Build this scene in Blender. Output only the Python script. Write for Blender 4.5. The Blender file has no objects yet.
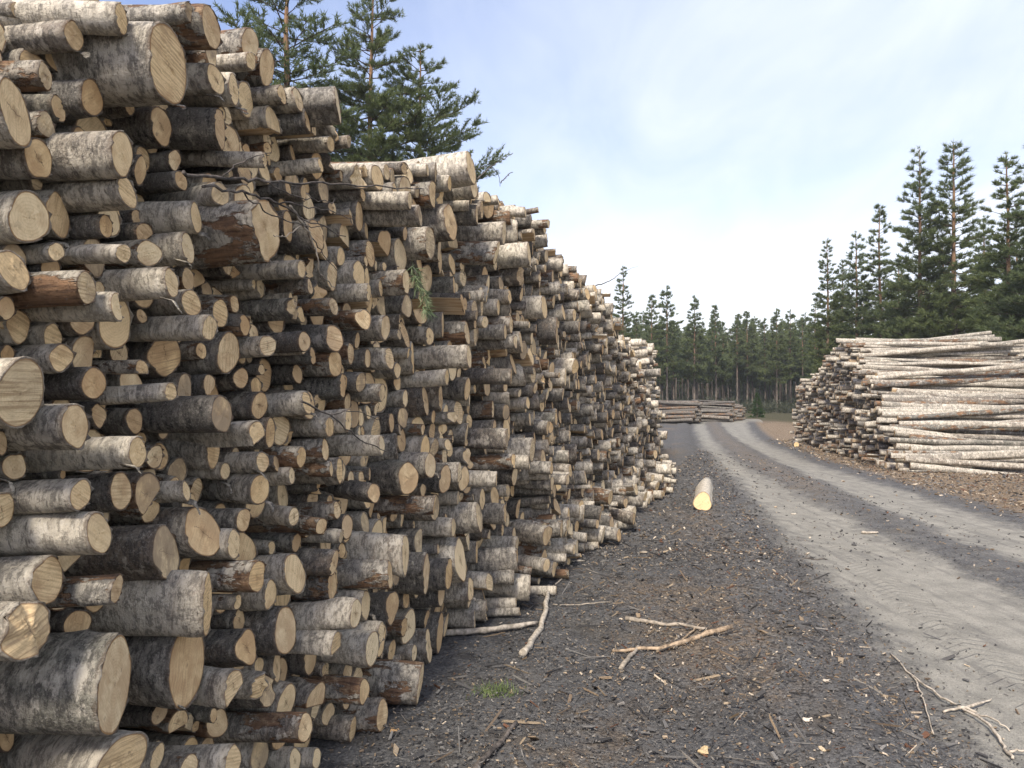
import bpy, math, random, re
import numpy as np
from mathutils import Vector, Matrix
from mathutils.bvhtree import BVHTree

R = math.radians
S = bpy.context.scene
COL = S.collection
rng = np.random.default_rng(7)
F = 740.0            # focal length in pixels of the photo
CAMH = 1.6
HZ = 398.0           # horizon row

# ------------------------------------------------------------------ helpers
def sstep(a, b, x):
    t = np.clip((np.asarray(x, float) - a) / (b - a), 0, 1)
    return t * t * (3 - 2 * t)

_lat = np.random.default_rng(3).random((256, 256))
def vnoise(x, y):
    x = np.asarray(x, float); y = np.asarray(y, float)
    xi = np.floor(x).astype(int); yi = np.floor(y).astype(int)
    fx = x - xi; fy = y - yi
    fx = fx * fx * (3 - 2 * fx); fy = fy * fy * (3 - 2 * fy)
    a = _lat[xi % 256, yi % 256]; b = _lat[(xi + 1) % 256, yi % 256]
    c = _lat[xi % 256, (yi + 1) % 256]; d = _lat[(xi + 1) % 256, (yi + 1) % 256]
    return (a * (1 - fx) + b * fx) * (1 - fy) + (c * (1 - fx) + d * fx) * fy
def fbm(x, y, o=4):
    s = 0; a = .5
    for k in range(o):
        s = s + a * vnoise(np.asarray(x) * 2 ** k + 17.3 * k, np.asarray(y) * 2 ** k + 9.1 * k); a *= .5
    return s

def mk_mesh(name, V, Q=None, T=None, mats=(), qmat=None, tmat=None, attrs=None, smooth=True):
    me = bpy.data.meshes.new(name)
    V = np.ascontiguousarray(V, np.float32)
    nq = 0 if Q is None else len(Q); nt = 0 if T is None else len(T)
    me.vertices.add(len(V)); me.vertices.foreach_set('co', V.ravel())
    parts = []
    if nq: parts.append(np.asarray(Q, np.int32).ravel())
    if nt: parts.append(np.asarray(T, np.int32).ravel())
    li = np.concatenate(parts)
    me.loops.add(len(li)); me.loops.foreach_set('vertex_index', li)
    me.polygons.add(nq + nt)
    ls = np.concatenate([np.arange(nq) * 4, nq * 4 + np.arange(nt) * 3]).astype(np.int32)
    me.polygons.foreach_set('loop_start', ls)
    mi = np.zeros(nq + nt, np.int32)
    if qmat is not None and nq: mi[:nq] = qmat
    if tmat is not None and nt: mi[nq:] = tmat
    me.polygons.foreach_set('material_index', mi)
    me.polygons.foreach_set('use_smooth', np.full(nq + nt, bool(smooth)))
    for m in mats: me.materials.append(m)
    for k, a in (attrs or {}).items():
        a = np.ascontiguousarray(a, np.float32)
        if a.ndim == 1:
            at = me.attributes.new(k, 'FLOAT', 'POINT'); at.data.foreach_set('value', a)
        elif a.shape[1] == 3:
            at = me.attributes.new(k, 'FLOAT_VECTOR', 'POINT'); at.data.foreach_set('vector', a.ravel())
        else:
            at = me.attributes.new(k, 'FLOAT_COLOR', 'POINT'); at.data.foreach_set('color', a.ravel())
    me.update(calc_edges=True)
    return me

def link(name, me, parent=None):
    o = bpy.data.objects.new(name, me); COL.objects.link(o)
    if parent is not None: o.parent = parent
    return o
def tag(o, label=None, cat=None, group=None, kind=None):
    if label: o['label'] = label
    if cat: o['category'] = cat
    if group: o['group'] = group
    if kind: o['kind'] = kind
    return o

def ground_px(px, py):
    """ground point that the photo shows at this pixel (flat ground)"""
    y = F * CAMH / (py - HZ)
    return np.array([(px - 512) / F * y, y])

# ------------------------------------------------------------------ node helpers
class NT:
    def __init__(s, name, world=False):
        if world: s.m = bpy.data.worlds.new(name)
        else: s.m = bpy.data.materials.new(name)
        s.m.use_nodes = True; s.t = s.m.node_tree; s.t.nodes.clear()
    def n(s, typ, **kw):
        nd = s.t.nodes.new(typ)
        for k, v in kw.items():
            if k.startswith('in_'): continue
            setattr(nd, k, v)
        return nd
    def put(s, sock, v):
        if hasattr(v, 'is_output'): s.t.links.new(v, sock)
        elif isinstance(v, (tuple, list)):
            sock.default_value = tuple(v) + ((1.0,) if len(v) == 3 and sock.type == 'RGBA' else ())
        else: sock.default_value = v
    def math(s, op, a, b=0.0, c=0.0, clamp=False):
        nd = s.n('ShaderNodeMath', operation=op, use_clamp=clamp)
        for i, v in enumerate((a, b, c)): s.put(nd.inputs[i], v)
        return nd.outputs[0]
    def vmul(s, v, k):
        nd = s.n('ShaderNodeVectorMath', operation='MULTIPLY'); s.put(nd.inputs[0], v); s.put(nd.inputs[1], k); return nd.outputs[0]
    def vadd(s, v, k):
        nd = s.n('ShaderNodeVectorMath', operation='ADD'); s.put(nd.inputs[0], v); s.put(nd.inputs[1], k); return nd.outputs[0]
    def mix(s, f, a, b, blend='MIX'):
        nd = s.n('ShaderNodeMix', data_type='RGBA', blend_type=blend); nd.clamp_factor = True
        s.put(nd.inputs[0], f); s.put(nd.inputs[6], a); s.put(nd.inputs[7], b); return nd.outputs[2]
    def ramp(s, f, a, b):
        nd = s.n('ShaderNodeMapRange', interpolation_type='SMOOTHSTEP'); s.put(nd.inputs[0], f); s.put(nd.inputs[1], a); s.put(nd.inputs[2], b); return nd.outputs[0]
    def noise(s, v, scale=1.0, detail=3.0, rough=.55, dist=0.0):
        nd = s.n('ShaderNodeTexNoise'); s.put(nd.inputs['Vector'], v); s.put(nd.inputs['Scale'], scale)
        nd.inputs['Detail'].default_value = detail; nd.inputs['Roughness'].default_value = rough; nd.inputs['Distortion'].default_value = dist
        return nd.outputs[0]
    def voro(s, v, scale, out=0, feature='F1'):
        nd = s.n('ShaderNodeTexVoronoi', feature=feature); s.put(nd.inputs['Vector'], v); nd.inputs['Scale'].default_value = scale
        return nd.outputs[out]
    def attr(s, name, out='Vector'):
        return s.n('ShaderNodeAttribute', attribute_name=name).outputs[out]
    def sep(s, v):
        nd = s.n('ShaderNodeSeparateXYZ'); s.put(nd.inputs[0], v); return nd.outputs
    def comb(s, x, y, z):
        nd = s.n('ShaderNodeCombineXYZ')
        for i, v in enumerate((x, y, z)): s.put(nd.inputs[i], v)
        return nd.outputs[0]
    def pos(s): return s.n('ShaderNodeNewGeometry').outputs['Position']
    def bump(s, h, strength=.5, dist=.01):
        nd = s.n('ShaderNodeBump'); nd.inputs['Strength'].default_value = strength; nd.inputs['Distance'].default_value = dist
        s.put(nd.inputs['Height'], h); return nd.outputs[0]
    def out(s, color, rough=.85, normal=None, spec=.25, sss=None):
        b = s.n('ShaderNodeBsdfPrincipled'); s.put(b.inputs['Base Color'], color); s.put(b.inputs['Roughness'], rough)
        b.inputs['Specular IOR Level'].default_value = spec
        if normal is not None: s.put(b.inputs['Normal'], normal)
        o = s.n('ShaderNodeOutputMaterial'); s.t.links.new(b.outputs[0], o.inputs[0]); return s.m

# ------------------------------------------------------------------ materials
def bark_material():
    g = NT('birch_bark')
    P = g.attr('lpos'); C = g.sep(g.attr('lrnd', 'Color'))
    tone, dark, peel = C[0], C[1], C[2]
    n1 = g.noise(g.vmul(P, (24, 4, 4)), 1, 5, .65, .5)            # bands round the log
    n2 = g.noise(g.vmul(P, (3.5, 7, 7)), 1, 5, .65)               # broad patches
    n3 = g.noise(g.vmul(P, (150, 26, 26)), 1, 3, .6)              # lenticels
    n4 = g.noise(g.vmul(g.vadd(P, (7.1, 3.3, 1.7)), (5, 11, 11)), 1, 5, .7)
    n5 = g.noise(P, 150, 4, .7)
    n6 = g.noise(g.vmul(g.vadd(P, (2.1, 0, 4.0)), (13, 17, 17)), 1, 6, .75)
    n7 = g.noise(g.vmul(g.vadd(P, (9.1, 5, 4.0)), (52, 24, 24)), 1, 6, .78)
    A = g.attr('lrnd', 'Alpha')
    white = g.mix(tone, (.31, .285, .24), (.58, .52, .42))
    grey = g.mix(tone, (.13, .122, .11), (.35, .32, .27))
    brn = g.mix(tone, (.085, .062, .045), (.24, .175, .12))
    grey = g.mix(g.math('MULTIPLY', g.ramp(A, .35, .9), .75), grey, brn)
    grey = g.mix(g.math('MULTIPLY', g.ramp(A, .25, .05), .35), grey, (.12, .125, .085))
    base = g.mix(g.ramp(g.math('ADD', n2, g.math('MULTIPLY', g.math('SUBTRACT', tone, .5), .40)), .36, .60), grey, white)
    base = g.mix(g.math('MULTIPLY', g.ramp(n1, .48, .70), .75), base, grey)
    base = g.mix(g.math('MULTIPLY', g.ramp(n7, .45, .57), g.math('SUBTRACT', .85, g.math('MULTIPLY', tone, .35))), base, (.042, .038, .035))
    n8 = g.noise(g.vmul(g.vadd(P, (3.3, 8, 1.0)), (17, 9, 9)), 1, 5, .7)
    base = g.mix(g.math('MULTIPLY', g.ramp(n8, .55, .62), g.math('ADD', .25, g.math('MULTIPLY', tone, .55))), base, (.66, .60, .50))
    base = g.mix(g.math('MULTIPLY', g.ramp(n5, .50, .68), .22), base, (.62, .58, .52))
    dsum = g.math('ADD', g.math('MULTIPLY', n1, .35), g.math('ADD', g.math('MULTIPLY', n6, .40), g.math('MULTIPLY', n2, .25)))
    thr = g.math('SUBTRACT', .665, g.math('MULTIPLY', dark, .25))
    dm = g.ramp(dsum, g.math('SUBTRACT', thr, .045), g.math('ADD', thr, .06))
    dcol = g.mix(g.ramp(n7, .40, .60), (.016, .016, .017), (.17, .155, .135))
    dcol = g.mix(g.math('MULTIPLY', g.ramp(n5, .54, .66), .6), dcol, (.30, .275, .24))
    col = g.mix(g.math('MULTIPLY', dm, .95), base, dcol)
    lm = g.math('MULTIPLY', g.ramp(n3, .60, .70), .55)
    col = g.mix(lm, col, (.045, .038, .034))
    pthr = g.math('SUBTRACT', .78, g.math('MULTIPLY', peel, .30))
    pm = g.ramp(n4, pthr, g.math('ADD', pthr, .05))
    pcol = g.mix(g.ramp(g.noise(g.vmul(P, (9, 70, 70)), 1, 4, .65), .3, .7), (.060, .032, .020), (.25, .145, .080))
    pcol = g.mix(g.math('MULTIPLY', g.ramp(n6, .52, .66), .7), pcol, (.40, .29, .18))
    col = g.mix(g.math('MULTIPLY', pm, .95), col, pcol)
    rim = g.attr('rim', 'Fac')
    col = g.mix(g.math('MULTIPLY', rim, .7), col, g.mix(g.ramp(n7, .4, .6), (.045, .028, .018), (.21, .13, .075)))
    h = g.math('ADD', g.math('MULTIPLY', n6, .9), g.math('ADD', g.math('MULTIPLY', n5, .3), g.math('ADD', g.math('MULTIPLY', n1, .5), g.math('MULTIPLY', n7, .6))))
    h = g.math('SUBTRACT', h, g.math('ADD', g.math('MULTIPLY', lm, .25), g.math('MULTIPLY', pm, .5)))
    return g.out(col, .8, g.bump(h, 1.0, .016), .22)

def cut_material(name='cut_wood'):
    g = NT(name)
    P = g.attr('lpos'); C = g.sep(g.attr('lrnd', 'Color')); A = g.attr('lrnd', 'Alpha')
    X = g.sep(P)
    rr = X[0]
    tone, hue = C[0], C[2]
    yz = g.comb(0, X[1], X[2])
    off = g.vadd(yz, g.comb(g.math('MULTIPLY', A, 37), 0, 0))
    n1 = g.noise(off, 14, 4, .6)
    n2 = g.noise(off, 130, 3, .6)
    n3 = g.noise(off, 5, 2, .5)
    # saw marks: direction differs per log
    ang = g.math('MULTIPLY', A, 6.283)
    u = g.math('ADD', g.math('MULTIPLY', X[1], g.math('COSINE', ang)), g.math('MULTIPLY', X[2], g.math('SINE', ang)))
    w = g.math('SUBTRACT', g.math('MULTIPLY', X[2], g.math('COSINE', ang)), g.math('MULTIPLY', X[1], g.math('SINE', ang)))
    saw = g.noise(g.comb(g.math('MULTIPLY', A, 90), g.math('MULTIPLY', u, 150), g.math('MULTIPLY', w, 7)), 1, 3, .6)
    rad = g.math('SQRT', g.math('ADD', g.math('MULTIPLY', X[1], X[1]), g.math('MULTIPLY', X[2], X[2])))
    ringv = g.math('SINE', g.math('ADD', g.math('MULTIPLY', rad, 720), g.math('MULTIPLY', n3, 14)))
    pale = g.mix(hue, (.84, .68, .43), (.81, .575, .295))
    dk = g.mix(hue, (.58, .42, .25), (.52, .33, .16))
    col = g.mix(g.ramp(g.math('ADD', n1, g.math('MULTIPLY', g.math('SUBTRACT', tone, .5), -.5)), .32, .72), pale, dk)
    col = g.mix(g.math('MULTIPLY', g.ramp(saw, .42, .64), g.math('MULTIPLY', g.math('FRACT', g.math('MULTIPLY', A, 3.7)), .75)), col, (.33, .215, .11))
    col = g.mix(g.math('MULTIPLY', g.ramp(ringv, .2, 1.0), .13), col, (.26, .16, .08))
    heart = g.math('MULTIPLY', g.ramp(g.math('ADD', rr, g.math('MULTIPLY', n1, .35)), .52, .2), g.ramp(A, .62, .9))
    col = g.mix(g.math('MULTIPLY', heart, .6), col, (.20, .115, .055))
    pith = g.ramp(rr, .07, .03)
    col = g.mix(g.math('MULTIPLY', pith, .35), col, (.10, .055, .03))
    # drying crack through the heart on some
    cw = g.math('ABSOLUTE', g.math('ADD', w, g.math('MULTIPLY', g.math('SUBTRACT', g.noise(off, 40, 2), .5), .03)))
    crack = g.math('MULTIPLY', g.math('MULTIPLY', g.ramp(cw, .0018, .0004), g.ramp(rr, .62, .4)), g.ramp(A, .72, .76))
    col = g.mix(g.math('MULTIPLY', crack, .7), col, (.05, .03, .02))
    col = g.mix(g.math('MULTIPLY', n2, .25), col, (.33, .22, .12))
    col = g.mix(g.ramp(g.math('ADD', rr, g.math('MULTIPLY', n1, .05)), .972, 1.0), col, (.30, .18, .085))
    B = g.math('FRACT', g.math('MULTIPLY', A, 7.31))
    wea = g.math('MULTIPLY', g.ramp(B, .70, .95), g.ramp(n1, .25, .6))
    col = g.mix(g.math('MULTIPLY', wea, .65), col, (.27, .215, .15))
    mud = g.math('MULTIPLY', g.ramp(g.noise(off, 24, 4, .7), .60, .70), g.ramp(B, .35, .55))
    col = g.mix(g.math('MULTIPLY', mud, .55), col, (.13, .09, .06))
    h = g.math('ADD', saw, g.math('MULTIPLY', n2, .6))
    return g.out(col, .8, g.bump(h, .45, .006), .2)

def split_material():
    g = NT('split_wood')
    P = g.attr('lpos'); C = g.sep(g.attr('lrnd', 'Color'))
    n1 = g.noise(g.vmul(P, (2.2, 60, 60)), 1, 4, .65)
    n2 = g.noise(g.vmul(P, (4, 9, 9)), 1, 3, .6)
    col = g.mix(g.ramp(n1, .3, .7), (.64, .50, .33), (.40, .26, .14))
    col = g.mix(g.math('MULTIPLY', g.ramp(n2, .52, .68), g.math('MULTIPLY', C[2], .9)), col, (.13, .06, .03))
    return g.out(col, .85, g.bump(n1, .8, .01), .15)

M_BARK, M_CUT, M_SPLIT = bark_material(), cut_material(), split_material()

def simple_noise_mat(name, c1, c2, scale, stretch=(1, 1, 1), rough=.9, bump=.5, dist=.01, obj=True):
    g = NT(name)
    co = g.n('ShaderNodeTexCoord').outputs['Object' if obj else 'Generated']
    n = g.noise(g.vmul(co, stretch), scale, 4, .65)
    return g.out(g.mix(g.ramp(n, .3, .7), c1, c2), rough, g.bump(n, bump, dist), .15)

# ------------------------------------------------------------------ camera
cam = bpy.data.cameras.new('camera'); co = bpy.data.objects.new('camera', cam); COL.objects.link(co)
cam.sensor_width = 36; cam.lens = F / 1024 * 36; cam.clip_start = .05; cam.clip_end = 2000
co.location = (0, 0, CAMH); co.rotation_euler = (R(90) + math.atan((HZ - 384) / F), 0, 0)
S.camera = co

# ------------------------------------------------------------------ ground & road
RY = np.array([-30., -6., 0, 1.5, 3.2, 3.68, 4.2, 4.89, 5.86, 6.5, 7.31, 8.34, 9.7, 11.6, 14.4, 19.1, 28.2, 38, 46, 53.8, 60])
RL1 = np.array([1.9, 1.9, 1.93, 1.98, 2.07, 2.17, 2.25, 2.38, 2.56, 2.67, 2.83, 3.04, 3.3, 3.66, 4.24, 5.14, 7.05, 9.3, 11.2, 13.1, 15])
RL2 = np.array([3.9, 3.9, 3.9, 3.9, 3.92, 3.93, 3.95, 3.98, 4.03, 4.08, 4.15, 4.24, 4.38, 4.55, 4.92, 5.63, 7.6, 9.9, 11.9, 14.2, 16.2])
RR1 = np.array([4.9, 4.9, 4.9, 4.9, 4.91, 4.91, 4.92, 4.93, 4.95, 4.97, 5.0, 5.07, 5.22, 5.47, 6.0, 6.85, 8.6, 11, 13, 15.1, 17])
RR2 = np.array([6.2, 6.2, 6.2, 6.2, 6.2, 6.2, 6.2, 6.2, 6.2, 6.2, 6.22, 6.26, 6.35, 6.6, 6.9, 7.6, 9.4, 12.2, 14.6, 17.2, 19])
def road_x(y): return [np.interp(y, RY, a) for a in (RL1, RL2, RR1, RR2)]
def lobe(x, y):
    """0 outside, 1 in a wheel track, from the four track edges"""
    a, b, c, d = road_x(y)
    w = .16 * (fbm(x * 3, y * 1.2) - .5) * 2 + .10 * (fbm(x * 9, y * 6) - .5) * 2
    t1 = sstep(a - .35, a + .45, x + w) * (1 - sstep(b - .22, b + .45, x + w))
    t2 = sstep(c - .4, c + .25, x + w) * (1 - sstep(d - .4, d + .4, x + w))
    far = sstep(44, 54, y) * (1 - sstep(60, 64, y)) * sstep(9, 13, x) * (1 - sstep(27, 33, x))
    return np.clip(np.maximum(np.maximum(t1, t2) * (1 - .0 * far), far * .8), 0, 1)
def height(x, y):
    h = .10 * (fbm(x * .25, y * .25) - .47) * sstep(0, 3, np.abs(x - 2) + .5)
    h = h + .05 * (fbm(x * 1.4, y * 1.4) - .47)
    l = lobe(x, y)
    h = h * (1 - .7 * l) - .035 * l
    a, b, c, d = road_x(y)
    h = h + .035 * np.exp(-((x - (b + c) / 2) / .4) ** 2) + .055 * np.exp(-((x - (a - .50)) / .22) ** 2) - .05 * np.exp(-((x - (a - .12 + .05 * np.sin(y * .9))) / .09) ** 2) + .03 * np.exp(-((x - (a - 1.0)) / .2) ** 2)
    return h
def axis_grid(lo, hi, step, far_lo, far_hi, growth=1.12):
    core = list(np.arange(lo, hi, step)); s = step
    up = []; v = core[-1]
    while v < far_hi: s *= growth; v += s; up.append(v)
    s = step; dn = []; v = core[0]
    while v > far_lo: s *= growth; v -= s; dn.append(v)
    return np.array(dn[::-1] + core + up)
def grid_faces(nx, ny):
    i = np.arange((nx - 1) * (ny - 1)); a = (i // (nx - 1)) * nx + i % (nx - 1)
    return np.stack([a, a + 1, a + nx + 1, a + nx], 1)

def mulch_nodes(g, litter, forest):
    P = g.pos()
    n1 = g.noise(P, 55, 5, .7); n2 = g.noise(P, 7, 4, .6); n3 = g.noise(P, 1.1, 3, .55)
    v = g.voro(g.vadd(g.vmul(P, (1, 1, .3)), g.comb(0, 0, 0)), 42, 1)   # chip colours
    vs = g.sep(v)
    vd = g.voro(P, 42, 0)
    col = g.mix(g.ramp(n1, .3, .72), (.042, .043, .046), (.165, .162, .158))
    col = g.mix(g.math('MULTIPLY', g.ramp(n2, .42, .68), .5), col, (.026, .025, .026))
    col = g.mix(g.math('MULTIPLY', g.ramp(n3, .5, .68), .35), col, (.10, .085, .065))
    chip = g.math('MULTIPLY', g.ramp(vs[0], .80, .9), g.ramp(vd, .5, .25))
    ccol = g.mix(vs[1], (.07, .06, .055), (.28, .21, .14))
    col = g.mix(g.math('MULTIPLY', chip, .8), col, ccol)
    lit = g.mix(g.ramp(n1, .3, .7), (.035, .026, .018), (.26, .19, .125))
    lit = g.mix(g.math('MULTIPLY', g.ramp(vs[2], .6, .8), .6), lit, (.36, .29, .21))
    m = g.math('MULTIPLY', litter, g.ramp(g.math('ADD', n2, g.math('MULTIPLY', litter, .45)), .5, .75))
    col = g.mix(m, col, lit)
    fo = g.mix(g.ramp(n2, .35, .65), (.03, .035, .018), (.10, .085, .05))
    col = g.mix(forest, col, fo)
    h = g.math('ADD', g.math('MULTIPLY', n1, .8), g.math('ADD', g.math('MULTIPLY', chip, .35), n2))
    return col, h

def ground_material():
    g = NT('forest_ground')
    col, h = mulch_nodes(g, g.attr('litter', 'Fac'), g.attr('forest', 'Fac'))
    return g.out(col, .92, g.bump(h, .9, .03), .15)
def road_material():
    g = NT('dirt_road')
    P = g.pos()
    col, h = mulch_nodes(g, g.attr('litter', 'Fac'), 0.0)
    n1 = g.noise(P, 30, 5, .7); n2 = g.noise(P, 4.5, 4, .6); n3 = g.noise(P, 160, 3, .6)
    along = g.noise(g.vmul(P, (9, 1.1, 1)), 1, 4, .6)
    d = g.attr('dust', 'Fac')
    dm = g.ramp(g.math('ADD', d, g.math('ADD', g.math('MULTIPLY', g.math('SUBTRACT', n1, .5), 1.3), g.math('MULTIPLY', g.math('SUBTRACT', n2, .5), .7))), .15, 1.0)
    du = g.mix(g.ramp(n2, .3, .7), (.205, .197, .170), (.285, .272, .235))
    du = g.mix(g.math('MULTIPLY', g.ramp(along, .48, .68), .55), du, (.105, .102, .096))
    du = g.mix(g.math('MULTIPLY', g.ramp(n3, .48, .7), .6), du, (.075, .072, .068))
    du = g.mix(g.math('MULTIPLY', g.ramp(n1, .52, .7), .5), du, (.10, .095, .088))
    lat = g.attr('lat', 'Fac'); py_ = g.sep(P)[1]
    chev = g.math('SINE', g.math('ADD', g.math('MULTIPLY', py_, 62), g.math('MULTIPLY', g.math('ABSOLUTE', lat), 46)))
    tread = g.math('MULTIPLY', g.math('MULTIPLY', g.ramp(chev, .1, .7), g.ramp(g.math('ABSOLUTE', lat), .22, .12)), g.ramp(n2, .42, .6))
    du = g.mix(g.math('MULTIPLY', tread, .20), du, (.10, .094, .084))
    du = g.mix(g.math('MULTIPLY', g.ramp(g.noise(P, 75, 4, .8), .50, .62), .45), du, (.12, .112, .10))
    du = g.mix(g.math('MULTIPLY', g.ramp(g.noise(g.vadd(P, (3, 1, 0)), 90, 4, .8), .56, .66), .45), du, (.38, .36, .31))
    pebble = g.voro(P, 26, 1); pd = g.voro(P, 26, 0); ps = g.sep(pebble)
    pm = g.math('MULTIPLY', g.ramp(ps[0], .88, .94), g.ramp(pd, .32, .2))
    du = g.mix(g.math('MULTIPLY', pm, .7), du, g.mix(ps[1], (.06, .055, .05), (.42, .39, .34)))
    col = g.mix(dm, col, du)
    hd = g.math('ADD', g.math('MULTIPLY', n1, .4), g.math('SUBTRACT', g.math('ADD', g.math('MULTIPLY', n3, .2), g.math('MULTIPLY', pm, .4)), g.math('MULTIPLY', tread, .5)))
    mixh = g.math('ADD', g.math('MULTIPLY', h, g.math('SUBTRACT', 1, g.math('MULTIPLY', dm, .8))), g.math('MULTIPLY', hd, dm))
    return g.out(col, .92, g.bump(mixh, .8, .025), .15)

def litter_val(x, y):
    a, b, c, d = road_x(y)
    right = sstep(d + .25, d + .9, x)
    mid = np.exp(-((x - (b + c) / 2) / .5) ** 2) * sstep(9, 14, y) * .4
    left = .55 * sstep(-.2, .25, fbm(x * .7, y * .7) - .52 + 0 * x) * sstep(a - 2.6, a - 1.8, x) * (1 - sstep(a - .9, a - .3, x))
    return np.clip(np.maximum(np.maximum(right, mid), left), 0, 1)

gx = axis_grid(-2.6, 7.2, .07, -260, 300); gy = axis_grid(1.2, 15, .07, -25, 420)
X, Y = np.meshgrid(gx, gy); Z = height(X, Y)
a_, b_, c_, d_ = road_x(Y)
inside = sstep(a_ - 1.15, a_ - .8, X) * (1 - sstep(d_ + .8, d_ + 1.15, X)) * (1 - sstep(57, 59, Y))
near = (1 - sstep(14, 26, Y))
Z = Z + .022 * (fbm(X * 6, Y * 6) - .47) * near * (1 - inside)
Zg = Z - .07 * inside
forest = np.clip(sstep(60, 68, Y) + sstep(-4, -10, X) + sstep(16, 24, X) * sstep(26, 32, Y) + sstep(17, 21, X), 0, 1)
ground = link('ground', mk_mesh('ground', np.stack([X, Y, Zg], -1).reshape(-1, 3), grid_faces(len(gx), len(gy)), mats=[ground_material()],
              attrs={'litter': litter_val(X, Y).ravel(), 'forest': forest.ravel()}))
tag(ground, 'dark bark-strewn ground of the clearing reaching under the trees', None, None, 'structure')

ry = axis_grid(1.2, 15, .07, -24, 58, 1.06)
ry = ry[(ry < 58.5)]
tcol = np.linspace(0, 1, 110)
A1, _, _, D1 = road_x(ry)
X = (A1 - 1.0)[:, None] + tcol[None, :] * ((D1 + 1.0) - (A1 - 1.0))[:, None]
Y = np.repeat(ry[:, None], len(tcol), 1)
Zr = height(X, Y) + .006 + .012 * (fbm(X * 7, Y * 7) - .47) * (1 - sstep(14, 26, Y))
edge = np.minimum(tcol, 1 - tcol)[None, :]
Zr = Zr - .05 * (1 - sstep(0, .03, edge))
road = link('dirt_road', mk_mesh('dirt_road', np.stack([X, Y, Zr], -1).reshape(-1, 3), grid_faces(len(tcol), len(ry)), mats=[road_material()],
            attrs={'lat': np.where(np.abs(X - (road_x(Y)[0] + .62)) < np.abs(X - (road_x(Y)[2] + .55)), X - (road_x(Y)[0] + .62), X - (road_x(Y)[2] + .55)).ravel(), 'dust': np.maximum(lobe(X, Y), .30 * sstep(road_x(Y)[0], road_x(Y)[0] + .5, X) * (1 - sstep(road_x(Y)[3] - .5, road_x(Y)[3], X))).ravel(), 'litter': litter_val(X, Y).ravel()}))
tag(road, 'grey dusty dirt road with two wheel tracks curving past the piles', None, None, 'structure')

def gz(x, y):
    return float(height(np.array([x]), np.array([y]))[0])

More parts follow.
